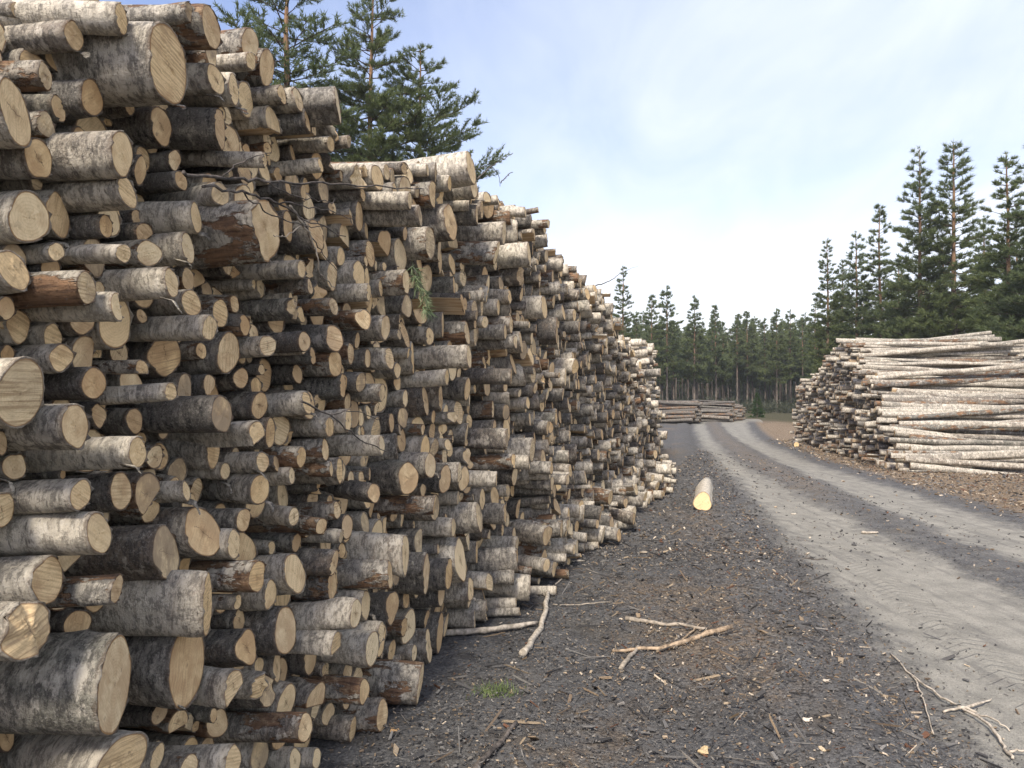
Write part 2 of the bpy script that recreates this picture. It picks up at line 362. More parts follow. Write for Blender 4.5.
# ------------------------------------------------------------------ logs
def log_geo(rg, r, L, na, xs, tone, dark, peel, hue, split=0.0, torn=0.0, flare=0.0, rough=0.0, nr=4, cut_tilt=.08):
    """a log along x, cut end at x = 0, body towards -x.  returns body and end arrays"""
    th = np.linspace(0, 2 * np.pi, na, endpoint=False)
    xs = np.asarray(xs, float); nx = len(xs)
    prof = np.ones(na)
    for k, a in ((2, .08), (3, .038), (4, .022), (5, .013), (7, .007)):
        prof += a * rg.normal() * np.cos(k * th + rg.random() * 6.28)
    prof /= prof.mean()
    tap = 1 + rg.normal(0, .05) * xs / 3 + flare * np.exp(xs / .22)
    ringn = 1 + .02 * np.interp(xs, np.linspace(-L, 0, 14), rg.normal(size=14))
    Rm = r * prof[None, :] * (tap * ringn)[:, None]
    if rough > 0:
        nz = rg.normal(size=(nx, na)); nz = (nz + np.roll(nz, 1, 1) + np.roll(nz, -1, 1)) / 3
        Rm = Rm * (1 + rough * nz)
        for _ in range(rg.integers(2, 6)):          # knots and swellings
            kx = -rg.random() * .9; kt = rg.random() * 6.28; ka = .05 + .13 * rg.random()
            dt = np.angle(np.exp(1j * (th - kt)))
            Rm = Rm * (1 + ka * np.exp(-((xs - kx) / .045) ** 2)[:, None] * np.exp(-(dt / .35) ** 2)[None, :])
    by, bz = rg.normal(0, .016, 2); wy, wz = rg.normal(0, .014, 2); wp = rg.random(2) * 6.28; wl = rg.uniform(1.6, 3.2)
    cy = by * xs ** 2 * .5 + wy * (np.sin(xs * wl + wp[0]) - math.sin(wp[0])); cz = bz * xs ** 2 * .5 + wz * (np.sin(xs * wl + wp[1]) - math.sin(wp[1]))
    y = Rm * np.cos(th)[None, :]; z = Rm * np.sin(th)[None, :]
    clip = np.zeros((nx, na), bool)
    if split > 0:
        sa = rg.uniform(-2.4, .3); n = (math.cos(sa), math.sin(sa))
        lim = r * (1 - split)
        gone = np.clip((xs + rg.uniform(.5, 1.6)) / .25, 0, 1)          # split runs out along the log
        d = y * n[0] + z * n[1]
        lim2 = lim + (1 - gone)[:, None] * r * 1.2
        over = np.maximum(0, d - lim2 * (1 + .06 * rg.normal(size=(nx, 1))))
        clip = over > 0
        y = y - over * n[0]; z = z - over * n[1]
    X = np.repeat(xs[:, None], na, 1)
    ty, tz = rg.normal(0, cut_tilt, 2)
    sh = (ty * y + tz * z)
    X = X + sh * np.exp(xs / .12)[:, None]
    front = sh[0]
    if torn > 0:
        o_ = rg.random() * 50; tj = torn * 2.2 * (fbm(np.cos(th) * 1.1 + o_, np.sin(th) * 1.1 + o_, 3) - .35) + torn * .10 * rg.random(na)
        X = X - tj[None, :] * np.exp(xs / .15)[:, None]; front = front - tj
    # inner rim of the bark
    k = 1 - np.clip(.0045 / r, .025, .09)
    rag = .004 * rg.normal(size=na) * (1 if rough > 0 else 0)
    y0, z0 = y[0] * k, z[0] * k
    V = [np.stack([X, y + cy[:, None], z + cz[:, None]], -1).reshape(-1, 3), np.stack([front + .0, y0, z0], -1), [[-L, cy[-1], cz[-1]]]]
    V[0][:na, 0] += rag
    V = np.concatenate(V)
    i = np.arange(na); j = (i + 1) % na
    Q = [np.stack([a * na + i, (a + 1) * na + i, (a + 1) * na + j, a * na + j], 1) for a in range(nx - 1)]
    qs = [np.stack([clip[a][i], clip[a + 1][i], clip[a + 1][j], clip[a][j]], 1).all(1) for a in range(nx - 1)]
    inner = nx * na
    Q.append(np.stack([i, j, inner + j, inner + i], 1)); qs.append(np.zeros(na, bool))
    Q = np.concatenate(Q); qs = np.concatenate(qs)
    cen = inner + na; last = (nx - 1) * na
    T = np.stack([last + j, last + i, np.full(na, cen)], 1)
    off = rg.random() * 60
    lp = np.concatenate([np.stack([np.repeat(xs[:, None], na, 1) + off, y, z], -1).reshape(-1, 3), np.stack([np.full(na, off), y0, z0], -1), [[off - L, 0, 0]]])
    rim = np.concatenate([np.repeat(np.clip(1 - (-xs) / .014, 0, 1)[:, None] * .5, na, 1).ravel(), np.ones(na), [0]])
    A = rg.random()
    rnd = np.array([tone, dark, peel, A])
    body = dict(V=V, Q=Q, qs=qs, T=T, lp=lp, rim=rim, rnd=rnd)
    # cut end
    fr = np.linspace(1, 0, nr + 1)[:-1]
    ox, oy = (0, 0) if split == 0 else (y0.mean(), z0.mean())
    EV = []; ELP = []
    ecc = rg.normal(0, .12, 2) * r
    for f in fr:
        yy = ox + (y0 - ox) * f; zz = oy + (z0 - oy) * f
        bump = (rg.normal(size=na) * .0015 if f < 1 else 0) - (torn * .10 * rg.random(na) * (f < 1))
        EV.append(np.stack([front * f + bump, yy, zz], -1))
        ELP.append(np.stack([np.full(na, f), yy + ecc[0] * 0, zz], -1))
    EV.append(np.array([[0 - torn * .2, ox, oy]])); ELP.append(np.array([[0, ox, oy]]))
    EV = np.concatenate(EV); ELP = np.concatenate(ELP)
    EQ = np.concatenate([np.stack([a * na + i, a * na + j, (a + 1) * na + j, (a + 1) * na + i], 1) for a in range(nr - 1)]) if nr > 1 else np.zeros((0, 4), int)
    ET = np.stack([(nr - 1) * na + i, (nr - 1) * na + j, np.full(na, nr * na)], 1)
    end = dict(V=EV, Q=EQ, T=ET, lp=ELP, rnd=np.array([tone, dark, hue, A]))
    return body, end

class Log:
    __slots__ = ('pos', 'az', 'el', 'r', 'L', 'seed', 'tone', 'dark', 'peel', 'hue', 'split', 'torn', 'flare', 'anchor', 'pile', 'roll', 'hits', 'px', 'gflag', 'cell')
    def matrix(s):
        a, e = R(s.az), R(s.el)
        x = Vector((math.sin(a) * math.cos(e), math.cos(a) * math.cos(e), math.sin(e)))
        y = Vector((0, 0, 1)).cross(x).normalized(); z = x.cross(y)
        m = Matrix((x, y, z)).transposed().to_4x4()
        m.translation = Vector(s.pos)
        return m
    def geo(s, lod):
        rg = np.random.default_rng(s.seed)
        if lod == 0:
            xs = [0, -.006, -.015, -.03, -.05, -.08, -.11, -.15, -.19, -.24, -.29, -.34, -.4, -.46, -.53, -.6, -.7, -.8, -.95, -1.15, -1.5, -2.0, -s.L]; na, ro, nr = 34, .016, 5
        elif lod == 1:
            xs = [0, -.008, -.03, -.08, -.15, -.25, -.36, -.5, -.7, -1.0, -1.5, -2.2, -s.L]; na, ro, nr = 20, .014, 3
        else:
            xs = [0, -.02, -.15, -.5, -1.2, -s.L]; na, ro, nr = 11, .012, 1
        xs = [x for x in xs if x > -s.L + .01] + [-s.L]
        return log_geo(rg, s.r, s.L, na, xs, s.tone, s.dark, s.peel, s.hue, s.split, s.torn, s.flare, ro, nr)

KINDS = {'w': (.85, .26, .25), 'c': (.95, .18, .2), 'g': (.5, .40, .2), 'd': (.25, .68, .2), 'b': (.5, .38, .95)}
def new_log(rg, pos, az, el, r, L, kind=None, pile='tall'):
    l = Log(); l.pos = np.array(pos, float); l.az = az; l.el = el; l.r = r; l.L = L; l.seed = int(rg.integers(1 << 30))
    if kind is None: kind = rg.choice(list('wcgdb'), p=[.26, .12, .30, .20, .12])
    t = KINDS[kind]
    l.tone, l.dark, l.peel = [float(np.clip(v + rg.normal(0, .1), 0, 1)) for v in t]
    l.hue = float(np.clip(rg.normal(.45, .28), 0, 1)); l.split = 0.0; l.torn = 0.0; l.flare = 0.0
    l.anchor = None; l.pile = pile; l.hits = 0; l.roll = 0; l.px = None; l.gflag = kind; l.cell = None
    return l

# ---- the tall pile on the near side: the ends that can be told apart, as (x, y, height, look)
# measured in enlarged views of the photo (zone origin, scale 2.926)
ZONES = {
 (0, 0): """345 45 95 c+;205 95 85 g;122 215 85 b;35 325 205 c;485 182 225 g+;260 280 115 d;162 312 80 d-;125 360 80 b-;105 460 130 g;228 430 135 g;350 445 140 g+;405 495 85 d-;465 365 120 d-;638 370 105 d;80 635 155 c;163 628 140 g-;367 560 105 w+;305 660 65 d;160 735 60 w;358 740 62 w+;432 740 85 b;547 725 90 w;570 635 100 w;610 70 130 b+;545 25 60 b+s;625 225 95 g;678 255 95 c;725 120 100 b;728 170 55 w;775 190 110 b-;820 270 60 g;868 285 70 g;985 300 105 g+;895 350 66 d;525 525 65 d-;505 465 60 d-;640 565 72 w;770 465 42 g+;935 480 45 w;780 670 190 bt+;840 660 95 d-;925 690 95 g;885 560 52 g-;840 550 42 d-""",
 (0, 250): """35 58 132 c;250 110 115 b+;343 165 85 cs+;500 95 95 w+;548 85 75 b-;558 155 85 w;15 170 80 d;612 228 75 w+;643 185 90 b-;685 158 55 b-;715 220 65 b;668 300 125 d;783 280 75 w;890 268 65 d;977 255 75 g;178 315 85 g;60 420 195 c+;275 390 100 d;415 348 60 bs;500 415 60 c+;540 410 95 d-;612 393 65 d-;588 295 50 b-;705 375 65 d-;765 350 36 d-;222 515 145 g+;290 485 75 d-;395 500 80 d-;650 480 115 d+;760 455 85 d-;905 455 90 g;755 540 75 ws+;792 535 90 g-;820 525 95 g-;405 592 95 c+;455 605 75 b-;45 635 80 g-;5 565 70 d;187 655 32 d-;770 620 65 g;810 625 55 d-;885 608 65 w;950 585 65 d;965 518 60 w;762 700 90 g;855 660 55 w;998 645 75 g;970 640 45 b;240 715 105 g+;357 705 115 d;437 715 125 bs-;548 705 60 w;980 335 80 d;915 310 55 d;1003 395 70 d;1012 500 65 g;880 55 55 w;865 170 62 gt;975 165 55 b;10 760 130 w""",
 (0, 506): """295 78 130 c+;492 135 175 g;598 75 160 g;147 215 150 g+;348 240 85 b+;235 340 95 d-;105 360 175 wt+;345 515 245 g+f;555 460 205 gf;612 285 175 w+;655 240 150 g-;688 110 95 w;755 205 88 b+;795 255 95 g;866 195 118 w;840 360 145 d;727 410 110 d;700 278 42 b;690 530 115 cs+;987 405 80 ws+;930 555 90 bs;898 640 85 b+;775 520 75 wt;475 600 60 d-;530 630 85 bs-;632 605 42 d-;365 745 160 w+f;470 725 85 g-;690 735 95 w+;562 755 82 b;715 40 75 g;862 30 60 w;942 58 50 b;900 70 42 b-;870 105 60 d-;1000 88 42 w;980 165 70 g;975 230 85 b;932 735 60 w;1012 305 60 w""",
 (300, 150): """500 50 95 c+;437 95 45 c;320 145 52 w+;350 190 65 g+;45 250 95 d;380 270 95 b;407 285 95 b-;440 210 110 g;185 495 65 b;250 520 75 g;100 552 80 d;148 595 70 b-;167 558 55 g-;12 565 70 w;103 625 80 b;198 610 55 d-;262 610 70 g;285 645 50 g-;178 680 65 d-;125 690 70 d;495 605 70 w+;430 665 50 w;20 740 75 w;618 663 45 d+;240 710 55 g;490 700 70 d-;5 350 55 d;28 400 45 b;310 385 70 b;200 415 50 w;575 300 60 b;752 530 80 d;715 460 65 w;597 240 75 g""",
 (300, 380): """318 287 97 d;382 250 80 g;425 290 85 d-;467 270 65 w;217 330 60 d;240 190 60 w+;142 118 70 w;90 135 56 g-;75 205 65 b;117 265 75 g;5 225 65 b;205 275 36 g-;180 290 55 b-;150 288 45 b-;395 365 50 bs+;140 428 75 d;110 380 55 b;67 428 50 b;310 505 105 w+;265 568 85 b+;470 525 130 w+;371 565 125 d;437 565 92 d;195 655 90 w;166 680 82 w+;272 660 95 d;130 672 60 w;240 735 70 w;500 610 72 g;450 430 55 w;525 400 85 g;600 390 60 g;680 205 75 w+;670 240 42 cs+;808 215 58 g;890 355 65 d;830 390 52 w+;885 425 32 w+;730 465 40 w+;635 480 50 w;685 430 45 g;575 290 50 w+;632 650 34 w+;625 575 46 g+""",
 (350, 506): """90 387 92 w;68 412 100 c+;208 510 122 b+;265 420 122 d;232 405 100 g-;45 535 76 b+;98 605 92 b+;12 680 76 g;130 470 50 w-;190 425 50 w-;160 350 60 b-;135 200 60 g-;340 60 60 b-;480 90 60 g-""",
}
W_ = {
 (0, 0): "345 45 45;205 95 60;122 215 45;35 325 85;485 182 110;260 280 75;162 312 50;125 360 60;105 460 90;228 430 65;350 445 70;405 495 40;638 370 50;80 635 135;163 628 70;367 560 55;305 660 45;160 735 50;358 740 45;432 740 65;547 725 42;570 635 40;610 70 55;625 225 35;678 255 38;725 120 45;775 190 35;820 270 25;868 285 35;985 300 25;525 525 45;640 565 60;780 670 60;925 690 45",
 (0, 250): "35 58 100;250 110 75;343 165 50;500 95 55;558 155 60;612 228 50;643 185 50;668 300 62;783 280 42;890 268 35;977 255 40;178 315 70;60 420 140;275 390 80;415 348 45;500 415 35;540 410 60;612 393 38;705 375 45;222 515 95;290 485 50;395 500 55;650 480 75;760 455 48;905 455 35;755 540 50;820 525 55;405 592 50;455 605 50;45 635 75;770 620 35;885 608 33;965 518 25;762 700 62;240 715 65;357 705 65;437 715 75;980 335 42;10 760 75",
 (0, 506): "295 78 65;492 135 72;598 75 78;147 215 80;348 240 35;235 340 85;105 360 130;345 515 138;555 460 108;612 285 65;655 240 60;688 110 45;755 205 42;795 255 45;866 195 52;840 360 65;727 410 55;690 530 65;987 405 35;930 555 55;898 640 35;775 520 45;475 600 40;530 630 65;365 745 125;470 725 38;690 735 35;715 40 50;862 30 50;942 58 50",
 (300, 150): "500 50 40;45 250 45;440 210 35;185 495 50;250 520 28;100 552 42;103 625 42;495 605 20",
 (300, 380): "318 287 50;382 250 32;425 290 35;217 330 42;310 505 25;265 568 20;470 525 20;371 565 30;272 660 28;140 428 28"}
WID = {(z, int(a.split()[0]), int(a.split()[1])): float(a.split()[2]) for z, t in W_.items() for a in t.split(';')}
AXAZ = 97.0                                    # the ends look this way (azimuth from the view direction)
FAZ = 18.6                                      # the pile's face runs this way
n_f = np.array([math.sin(R(FAZ + 90)), math.cos(R(FAZ + 90))]); t_f = np.array([math.sin(R(FAZ)), math.cos(R(FAZ))])
P0 = np.array([-1.96, 0.0]); c0 = n_f @ P0
ax2 = np.array([math.sin(R(AXAZ)), math.cos(R(AXAZ))])

anc = []
for (ox, oy), txt in ZONES.items():
    for it in txt.replace('\n', '').split(';'):
        a, b, h, f = it.split()
        anc.append([ox + float(a) / 2.926, oy + float(b) / 2.926, float(h) / 2.926, f, WID.get(((ox, oy), int(a), int(b)), 0) / float(h)])
def end_pos(px, py, p):
    u = (px - 512) / F; v = (HZ - py) / F
    t = (c0 + p) / (n_f[0] * u + n_f[1])
    return np.stack([u * t, t, CAMH + v * t], -1)
def section(P):
    """where a log through P crosses the pile's face: (s, h)"""
    d = (P[..., :2] - P0)
    k = (d @ n_f) / (ax2 @ n_f)
    return np.stack([d @ t_f - k * (ax2 @ t_f), P[..., 2]], -1)
A_px = np.array([a[0] for a in anc]); A_py = np.array([a[1] for a in anc]); A_h = np.array([a[2] for a in anc])
A_p0 = np.array([.13 if '+' in a[3] else (-.07 if '-' in a[3] else .02) for a in anc])
p = A_p0.copy()
cand = np.linspace(-.22, .24, 26)
CP = end_pos(A_px[:, None], A_py[:, None], cand[None, :])              # n, k, 3
CS = section(CP); CR = A_h[:, None] * CP[..., 1] / F / 2 * .98
pick = np.abs(cand[None, :] - p[:, None]).argmin(1)
idx = np.arange(len(anc))
for sweep in range(6):
    for i in idx:
        Pj = CS[idx, pick]; rj = CR[idx, pick]
        best = None
        d = np.hypot(CS[i, :, 0][:, None] - Pj[None, :, 0], CS[i, :, 1][:, None] - Pj[None, :, 1])
        ov = np.clip(CR[i][:, None] + rj[None, :] - d, 0, None); ov[:, i] = 0
        cost = (ov ** 2).sum(1) * 900 + ((cand - A_p0[i]) / .20) ** 2
        pick[i] = cost.argmin()
p = cand[pick]
PS = CS[idx, pick].copy(); PR = CR[idx, pick].copy()
# take out what overlap is left: smaller logs give way a little
home = PS.copy()
for sweep in range(60):
    dx = PS[:, None, :] - PS[None, :, :]; d = np.hypot(dx[..., 0], dx[..., 1]) + 1e-6
    ov = np.clip(.93 * (PR[:, None] + PR[None, :]) - d, 0, None); np.fill_diagonal(ov, 0)
    wgt = PR[None, :] ** 2 / (PR[:, None] ** 2 + PR[None, :] ** 2)
    PS += .35 * ((ov * wgt)[..., None] * dx / d[..., None]).sum(1)
    PS += .04 * (home - PS)
logs = []
def place(s, h, p_out, r, el, azj, kind, pile='tall', L=None, P0_=P0, t_=t_f, n_=n_f, axz=AXAZ):
    a2 = np.array([math.sin(R(axz)), math.cos(R(axz))])
    k = p_out / (a2 @ n_)
    xy = P0_ + t_ * s + a2 * k
    return new_log(rng, (xy[0], xy[1], h), axz + azj, el, r, L or rng.uniform(2.7, 3.1), kind, pile)
for i, a in enumerate(anc):
    f = a[3]
    big = PR[i] > .07
    l = place(PS[i, 0], max(PS[i, 1], PR[i] * .8), p[i], PR[i], rng.normal(2.0 if a[0] < 330 else .5, 1.6), rng.normal(0, 2.2), f[0])
    if a[4] > 0:            # how much of the cut end faces the viewer gives the log's heading
        v_ = end_pos(a[0], a[1], p[i]); caz = math.degrees(math.atan2(-v_[0], -v_[1]))
        ang = math.degrees(math.acos(min(.82, a[4] * v_[1] / math.hypot(v_[0], v_[1]))))
        l.az = float(np.clip(caz - ang, 82, 118))
    if 's' in f: l.split = rng.uniform(.45, .8)
    if 't' in f: l.torn = .04
    if 'f' in f: l.flare = .10
    l.anchor = i
    logs.append(l)
TOPX = np.array([-6, 0.6, 1.9, 2.28, 2.58, 2.84, 3.41, 3.7, 4.3, 4.98, 5.24, 6.5, 6.9, 7.6, 9.0, 10.5, 12, 13.2, 14.6, 15.2])
TOPH = np.array([2.5, 2.55, 2.62, 2.85, 2.98, 2.88, 2.98, 2.78, 2.98, 3.2, 3.14, 3.28, 3.22, 3.05, 2.93, 2.5, 2.0, 1.45, .5, .12])
def top_h(s): return np.interp(s * t_f[1], TOPX, TOPH)
cs = [list(PS[i]) for i in range(len(PS))]; cr = list(PR)
C_ = np.zeros((6000, 2)); Cr = np.zeros(6000); nC = len(PS); C_[:nC] = PS; Cr[:nC] = PR
Cp = np.zeros(6000); Cp[:nC] = p
def fill(n, slo, shi, rlo, rhi, tight, tries=70, top=top_h, pow_=1.0):
    """closest-fitting places for logs of falling size"""
    global nC
    out = []
    radii = np.sort(rlo + (rhi - rlo) * rng.random(n) ** pow_)[::-1]
    fails = 0
    for r in radii:
        s = rng.uniform(slo, shi, tries); h = rng.random(tries) * top(s)
        ok = (h > r * .85) & (h < top(s) - r * .7)
        if not ok.any(): continue
        s, h = s[ok], h[ok]
        d = np.hypot(s[:, None] - C_[None, :nC, 0], h[:, None] - C_[None, :nC, 1]) - Cr[None, :nC]
        gap = np.minimum(d.min(1), h)
        good = gap > r * tight
        if not good.any(): fails += 1; continue
        k = np.where(good)[0][np.argmin(gap[good])]
        C_[nC] = (s[k], h[k]); Cr[nC] = r; nC += 1; out.append(nC - 1)
    return out
k0 = nC
SL, SR = 1.6, 15.6
fill(750, 4.2, SR, .052, .098, .93, 90, pow_=1.6)
fill(2200, 4.2, SR, .036, .068, .90, 90)
fill(260, SL, 4.4, .042, .08, .90, 140)
fill(900, SL, 4.4, .022, .048, .86, 140)
fill(1100, SL, SR, .026, .048, .86, 140)
fill(260, -2.2, SL, .06, .13, .92, 60); fill(350, -2.2, SL, .035, .07, .88, 60)
for i in range(k0, nC):
    s, h = C_[i]; r = Cr[i]
    d = np.hypot(C_[:k0, 0] - s, C_[:k0, 1] - h)
    nb = np.argsort(d)[:3]
    und = .10 * (fbm(s * .9, h * 1.1 + 7) - .47) * 2
    if d[nb[0]] < .35 and s < 9: pp = min(p[nb].min(), und) - abs(rng.normal(0, .07)) - .03
    else: pp = und + rng.normal(0, .065)
    if s > 5.5 and h < .45: pp += abs(rng.normal(.04, .13))
    pp -= .12 * max(0, h - 2.2) if s > 5 else 0
    if s < SL: pp = min(pp, -.02)
    far_ = s > 4.4
    l = place(s, h, pp, r, rng.normal(.8, 3.4 if far_ else 1.8), rng.normal(3.5, 6.5 if far_ else 3.5), rng.choice(list('wcgdb'), p=[.20, .09, .30, .24, .17]))
    if rng.random() < .17: l.split = rng.uniform(.45, .95)
    elif rng.random() < .06: l.torn = .05
    logs.append(l)
for q in range(64):
    s_ = rng.uniform(6.4, 14.0); lay = rng.random() ** 1.6
    r_ = rng.uniform(.045, .085); out_ = rng.uniform(.12, .50) * (1 - .6 * lay) * (1.0 if s_ > 8 else .8)
    l = place(s_, r_ + .03 + .42 * lay, out_, r_, rng.normal(-1.5 - 3 * (1 - lay), 2.5), rng.normal(12, 9), rng.choice(list('wcgdb'), p=[.34, .2, .24, .06, .16]))
    l.gflag = l.gflag; logs.append(l)
print('tall pile logs', len(logs))

# ---- generic piles: ends on one face, logs running back from it
def pile_pack(n, width, top, rlo, rhi, tight=.92, tries=60, fine=0):
    c = np.zeros((4000, 2)); rr = np.zeros(4000); m = 0
    radii = np.sort(rlo + (rhi - rlo) * rng.random(n))[::-1]
    if fine: radii = np.concatenate([radii, np.full(fine, rlo * .72)])
    for r in radii:
        s = rng.uniform(0, width, tries); h = rng.random(tries) * top(s)
        ok = (h > r * .85) & (h < top(s) - r * .3)
        if not ok.any(): continue
        s, h = s[ok], h[ok]
        gap = np.minimum((np.hypot(s[:, None] - c[None, :m, 0], h[:, None] - c[None, :m, 1]) - rr[None, :m]).min(1), h) if m else h * 0 + 9
        g = gap > r * tight
        if not g.any(): continue
        k = np.where(g)[0][np.argmin(gap[g])]; c[m] = (s[k], h[k]); rr[m] = r; m += 1
    return c[:m], rr[:m]

# right pile across the road: ends face the road, its near flank slopes and shows whole logs
def build_pile(origin, faz, axz, width, top, n, rlo, rhi, pile, depths, pj=.12, yaw=2.5, kinds=None, fine=0, L=(2.8, 3.1), ey=1.6):
    t_ = np.array([math.sin(R(faz)), math.cos(R(faz))]); a2 = np.array([math.sin(R(axz)), math.cos(R(axz))])
    n_ = np.array([-t_[1], t_[0]]); n_ = n_ if n_ @ a2 > 0 else -n_
    for dpt in depths:
        c, rr = pile_pack(n, width, top, rlo, rhi, fine=fine)
        for (s, h), r in zip(c, rr):
            k = (rng.normal(0, pj) - dpt) / (a2 @ n_)
            xy = np.array(origin) + t_ * s + a2 * k
            yw = rng.normal(0, yaw)
            l = new_log(rng, (xy[0], xy[1], h), axz + yw, rng.normal(1.1 if pile == 'right' else 0, ey), r, rng.uniform(*L), rng.choice(list('wcgdb'), p=kinds) if kinds else None, pile)
            if rng.random() < .05: l.split = rng.uniform(.4, .8)
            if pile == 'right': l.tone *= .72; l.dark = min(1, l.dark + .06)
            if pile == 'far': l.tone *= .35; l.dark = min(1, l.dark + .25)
            logs.append(l)
rt = lambda s: np.interp(s, [0, .35, 1.0, 4.0, 4.7, 6.5, 7.8, 9.5, 11.8, 12.4], [.2, .5, 1.0, 3.12, 3.25, 2.85, 2.5, 2.3, 2.05, .3])
rt2 = lambda s: rt(s) * .93
RK = [.20, .44, .08, .0, .28]
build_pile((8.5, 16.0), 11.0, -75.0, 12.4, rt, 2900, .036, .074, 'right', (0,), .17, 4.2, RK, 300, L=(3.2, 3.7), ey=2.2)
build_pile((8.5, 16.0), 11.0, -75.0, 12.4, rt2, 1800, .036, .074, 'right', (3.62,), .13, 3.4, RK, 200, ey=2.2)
# second stack continuing behind the tall pile
st = lambda s: np.interp(s, [0, 5.0, 6.5, 8.0, 9.2, 10], [2.75, 2.75, 2.5, 1.9, .9, .15])
build_pile((2.35, 14.2), 12.5, 103.0, 10, st, 1500, .045, .09, 'second', (0,), .16, 4.5, [.34, .36, .14, .04, .12], 200, ey=2.5)
# small pile far down the road, logs lying along the view of it
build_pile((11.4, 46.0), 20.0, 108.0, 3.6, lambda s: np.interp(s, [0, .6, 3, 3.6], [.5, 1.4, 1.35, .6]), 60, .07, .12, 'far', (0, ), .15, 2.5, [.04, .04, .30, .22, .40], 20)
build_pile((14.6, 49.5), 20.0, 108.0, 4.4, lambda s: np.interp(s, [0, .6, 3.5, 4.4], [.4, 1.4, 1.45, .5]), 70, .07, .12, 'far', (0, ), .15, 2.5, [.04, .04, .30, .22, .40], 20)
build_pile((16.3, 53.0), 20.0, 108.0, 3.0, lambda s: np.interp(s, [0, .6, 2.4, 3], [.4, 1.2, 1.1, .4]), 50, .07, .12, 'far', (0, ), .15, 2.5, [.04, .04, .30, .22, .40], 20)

# which logs show largest: cast the photo's own rays at simple stand-ins that are then thrown away
bv, bf, owner = [], [], []
for li, l in enumerate(logs):
    m = np.array(l.matrix()); na = 8; th = np.linspace(0, 2 * np.pi, na, endpoint=False)
    ring = np.stack([th * 0, np.cos(th) * l.r, np.sin(th) * l.r], 1)
    v = np.concatenate([ring, ring - [l.L, 0, 0]]) @ m[:3, :3].T + m[:3, 3]
    b0 = len(bv); bv.extend(map(tuple, v))
    for q in range(na):
        q2 = (q + 1) % na; bf.append((b0 + q, b0 + q2, b0 + na + q2, b0 + na + q)); owner.append(li)
    bf.append(tuple(b0 + q for q in range(na))); owner.append(li)
bvh = BVHTree.FromPolygons(bv, bf)
cols = {}
for py in range(1, 768, 3):
    for px in range(1, 1024, 3):
        u, v = (px - 512) / F, (HZ - py) / F
        if HZ - py < -370: continue
        hit = bvh.ray_cast(Vector((0, 0, CAMH)), Vector((u, 1, v)))
        if hit[2] is not None:
            l = logs[owner[hit[2]]]; l.hits += 1
            c = cols.setdefault(owner[hit[2]], [0, 0]); c[0] += px; c[1] += py
for li, c in cols.items(): logs[li].px = (c[0] / logs[li].hits, c[1] / logs[li].hits)
N_LOG = 297
order = sorted(range(len(logs)), key=lambda i: -logs[i].hits)
chosen = set(order[:N_LOG])
print('logs', len(logs), 'smallest chosen hits', logs[order[N_LOG - 1]].hits)
from collections import Counter
print(Counter(logs[i].pile for i in chosen))

def rep(rnd, n): return np.repeat(np.asarray(rnd, np.float32)[None, :], n, 0)
def sub_mesh(name, V, Q, keep, lp, rnd, mat, extra=None):
    q = Q[keep]; u, inv = np.unique(q, return_inverse=True)
    at = {'lpos': lp[u], 'lrnd': rep(rnd, len(u))}
    if extra is not None: at['rim'] = extra[u]
    return mk_mesh(name, V[u], inv.reshape(-1, 4), mats=[mat], attrs=at)

def log_object(l, lod, name='birch_log'):
    b, e = l.geo(lod)
    n = len(b['V'])
    keep = ~b['qs']
    me = mk_mesh(name, b['V'], b['Q'][keep], b['T'], [M_BARK, M_CUT], tmat=1, attrs={'lpos': b['lp'], 'lrnd': rep(b['rnd'], n), 'rim': b['rim']})
    o = link(name, me); o.matrix_world = l.matrix()
    ce = link('cut_end', mk_mesh('cut_end', e['V'], e['Q'], e['T'], [M_CUT], attrs={'lpos': e['lp'], 'lrnd': rep(e['rnd'], len(e['V']))}), o)
    if b['qs'].sum() > 8:
        link('split_face', sub_mesh('split_face', b['V'], b['Q'], b['qs'], b['lp'], b['rnd'], M_SPLIT), o)
    return o

def flap_mesh(l, rg):
    """a strip of bark come loose at the end, hanging and curling"""
    n = 9; q = np.linspace(0, 1, n); ln = rg.uniform(.04, .10); wd = rg.uniform(.010, .024)
    th = rg.uniform(-2.6, -.5); cur = rg.uniform(1.0, 2.4) * rg.choice([-1, 1])
    c = np.array([0, math.cos(th), math.sin(th)])
    ang = cur * q
    path = np.stack([.01 + np.cumsum(np.cos(ang + .4)) * ln / n * .5, c[1] * l.r + np.cumsum(np.sin(ang)) * ln / n * .5, c[2] * l.r - np.cumsum(np.abs(np.cos(ang))) * ln / n * .8], 1)
    path[0] = [-.03, c[1] * l.r, c[2] * l.r]
    sd = np.array([.55, -c[2], c[1]]); sd /= np.linalg.norm(sd)
    w = wd * (1 - .6 * q) * (1 + .3 * rg.normal(size=n)) * .5
    a = path - sd * w[:, None]; b = path + sd * w[:, None]; k = np.array([0, 0, .003])
    V = np.concatenate([a, b, b - k, a - k]); i = np.arange(n - 1)
    Q = np.concatenate([np.stack([i, i + 1, n + i + 1, n + i], 1), np.stack([2 * n + i, 2 * n + i + 1, 3 * n + i + 1, 3 * n + i], 1),
                        np.stack([n + i, n + i + 1, 2 * n + i + 1, 2 * n + i], 1), np.stack([3 * n + i, 3 * n + i + 1, i + 1, i], 1),
                        [[0, n, 2 * n, 3 * n], [n - 1, 4 * n - 1, 3 * n - 1, 2 * n - 1]]])
    return mk_mesh('bark_flap', V, Q, mats=[M_BARK], attrs={'lpos': V + rg.random() * 9, 'lrnd': rep([.55, .3, .5, .5], len(V)), 'rim': np.zeros(len(V))})

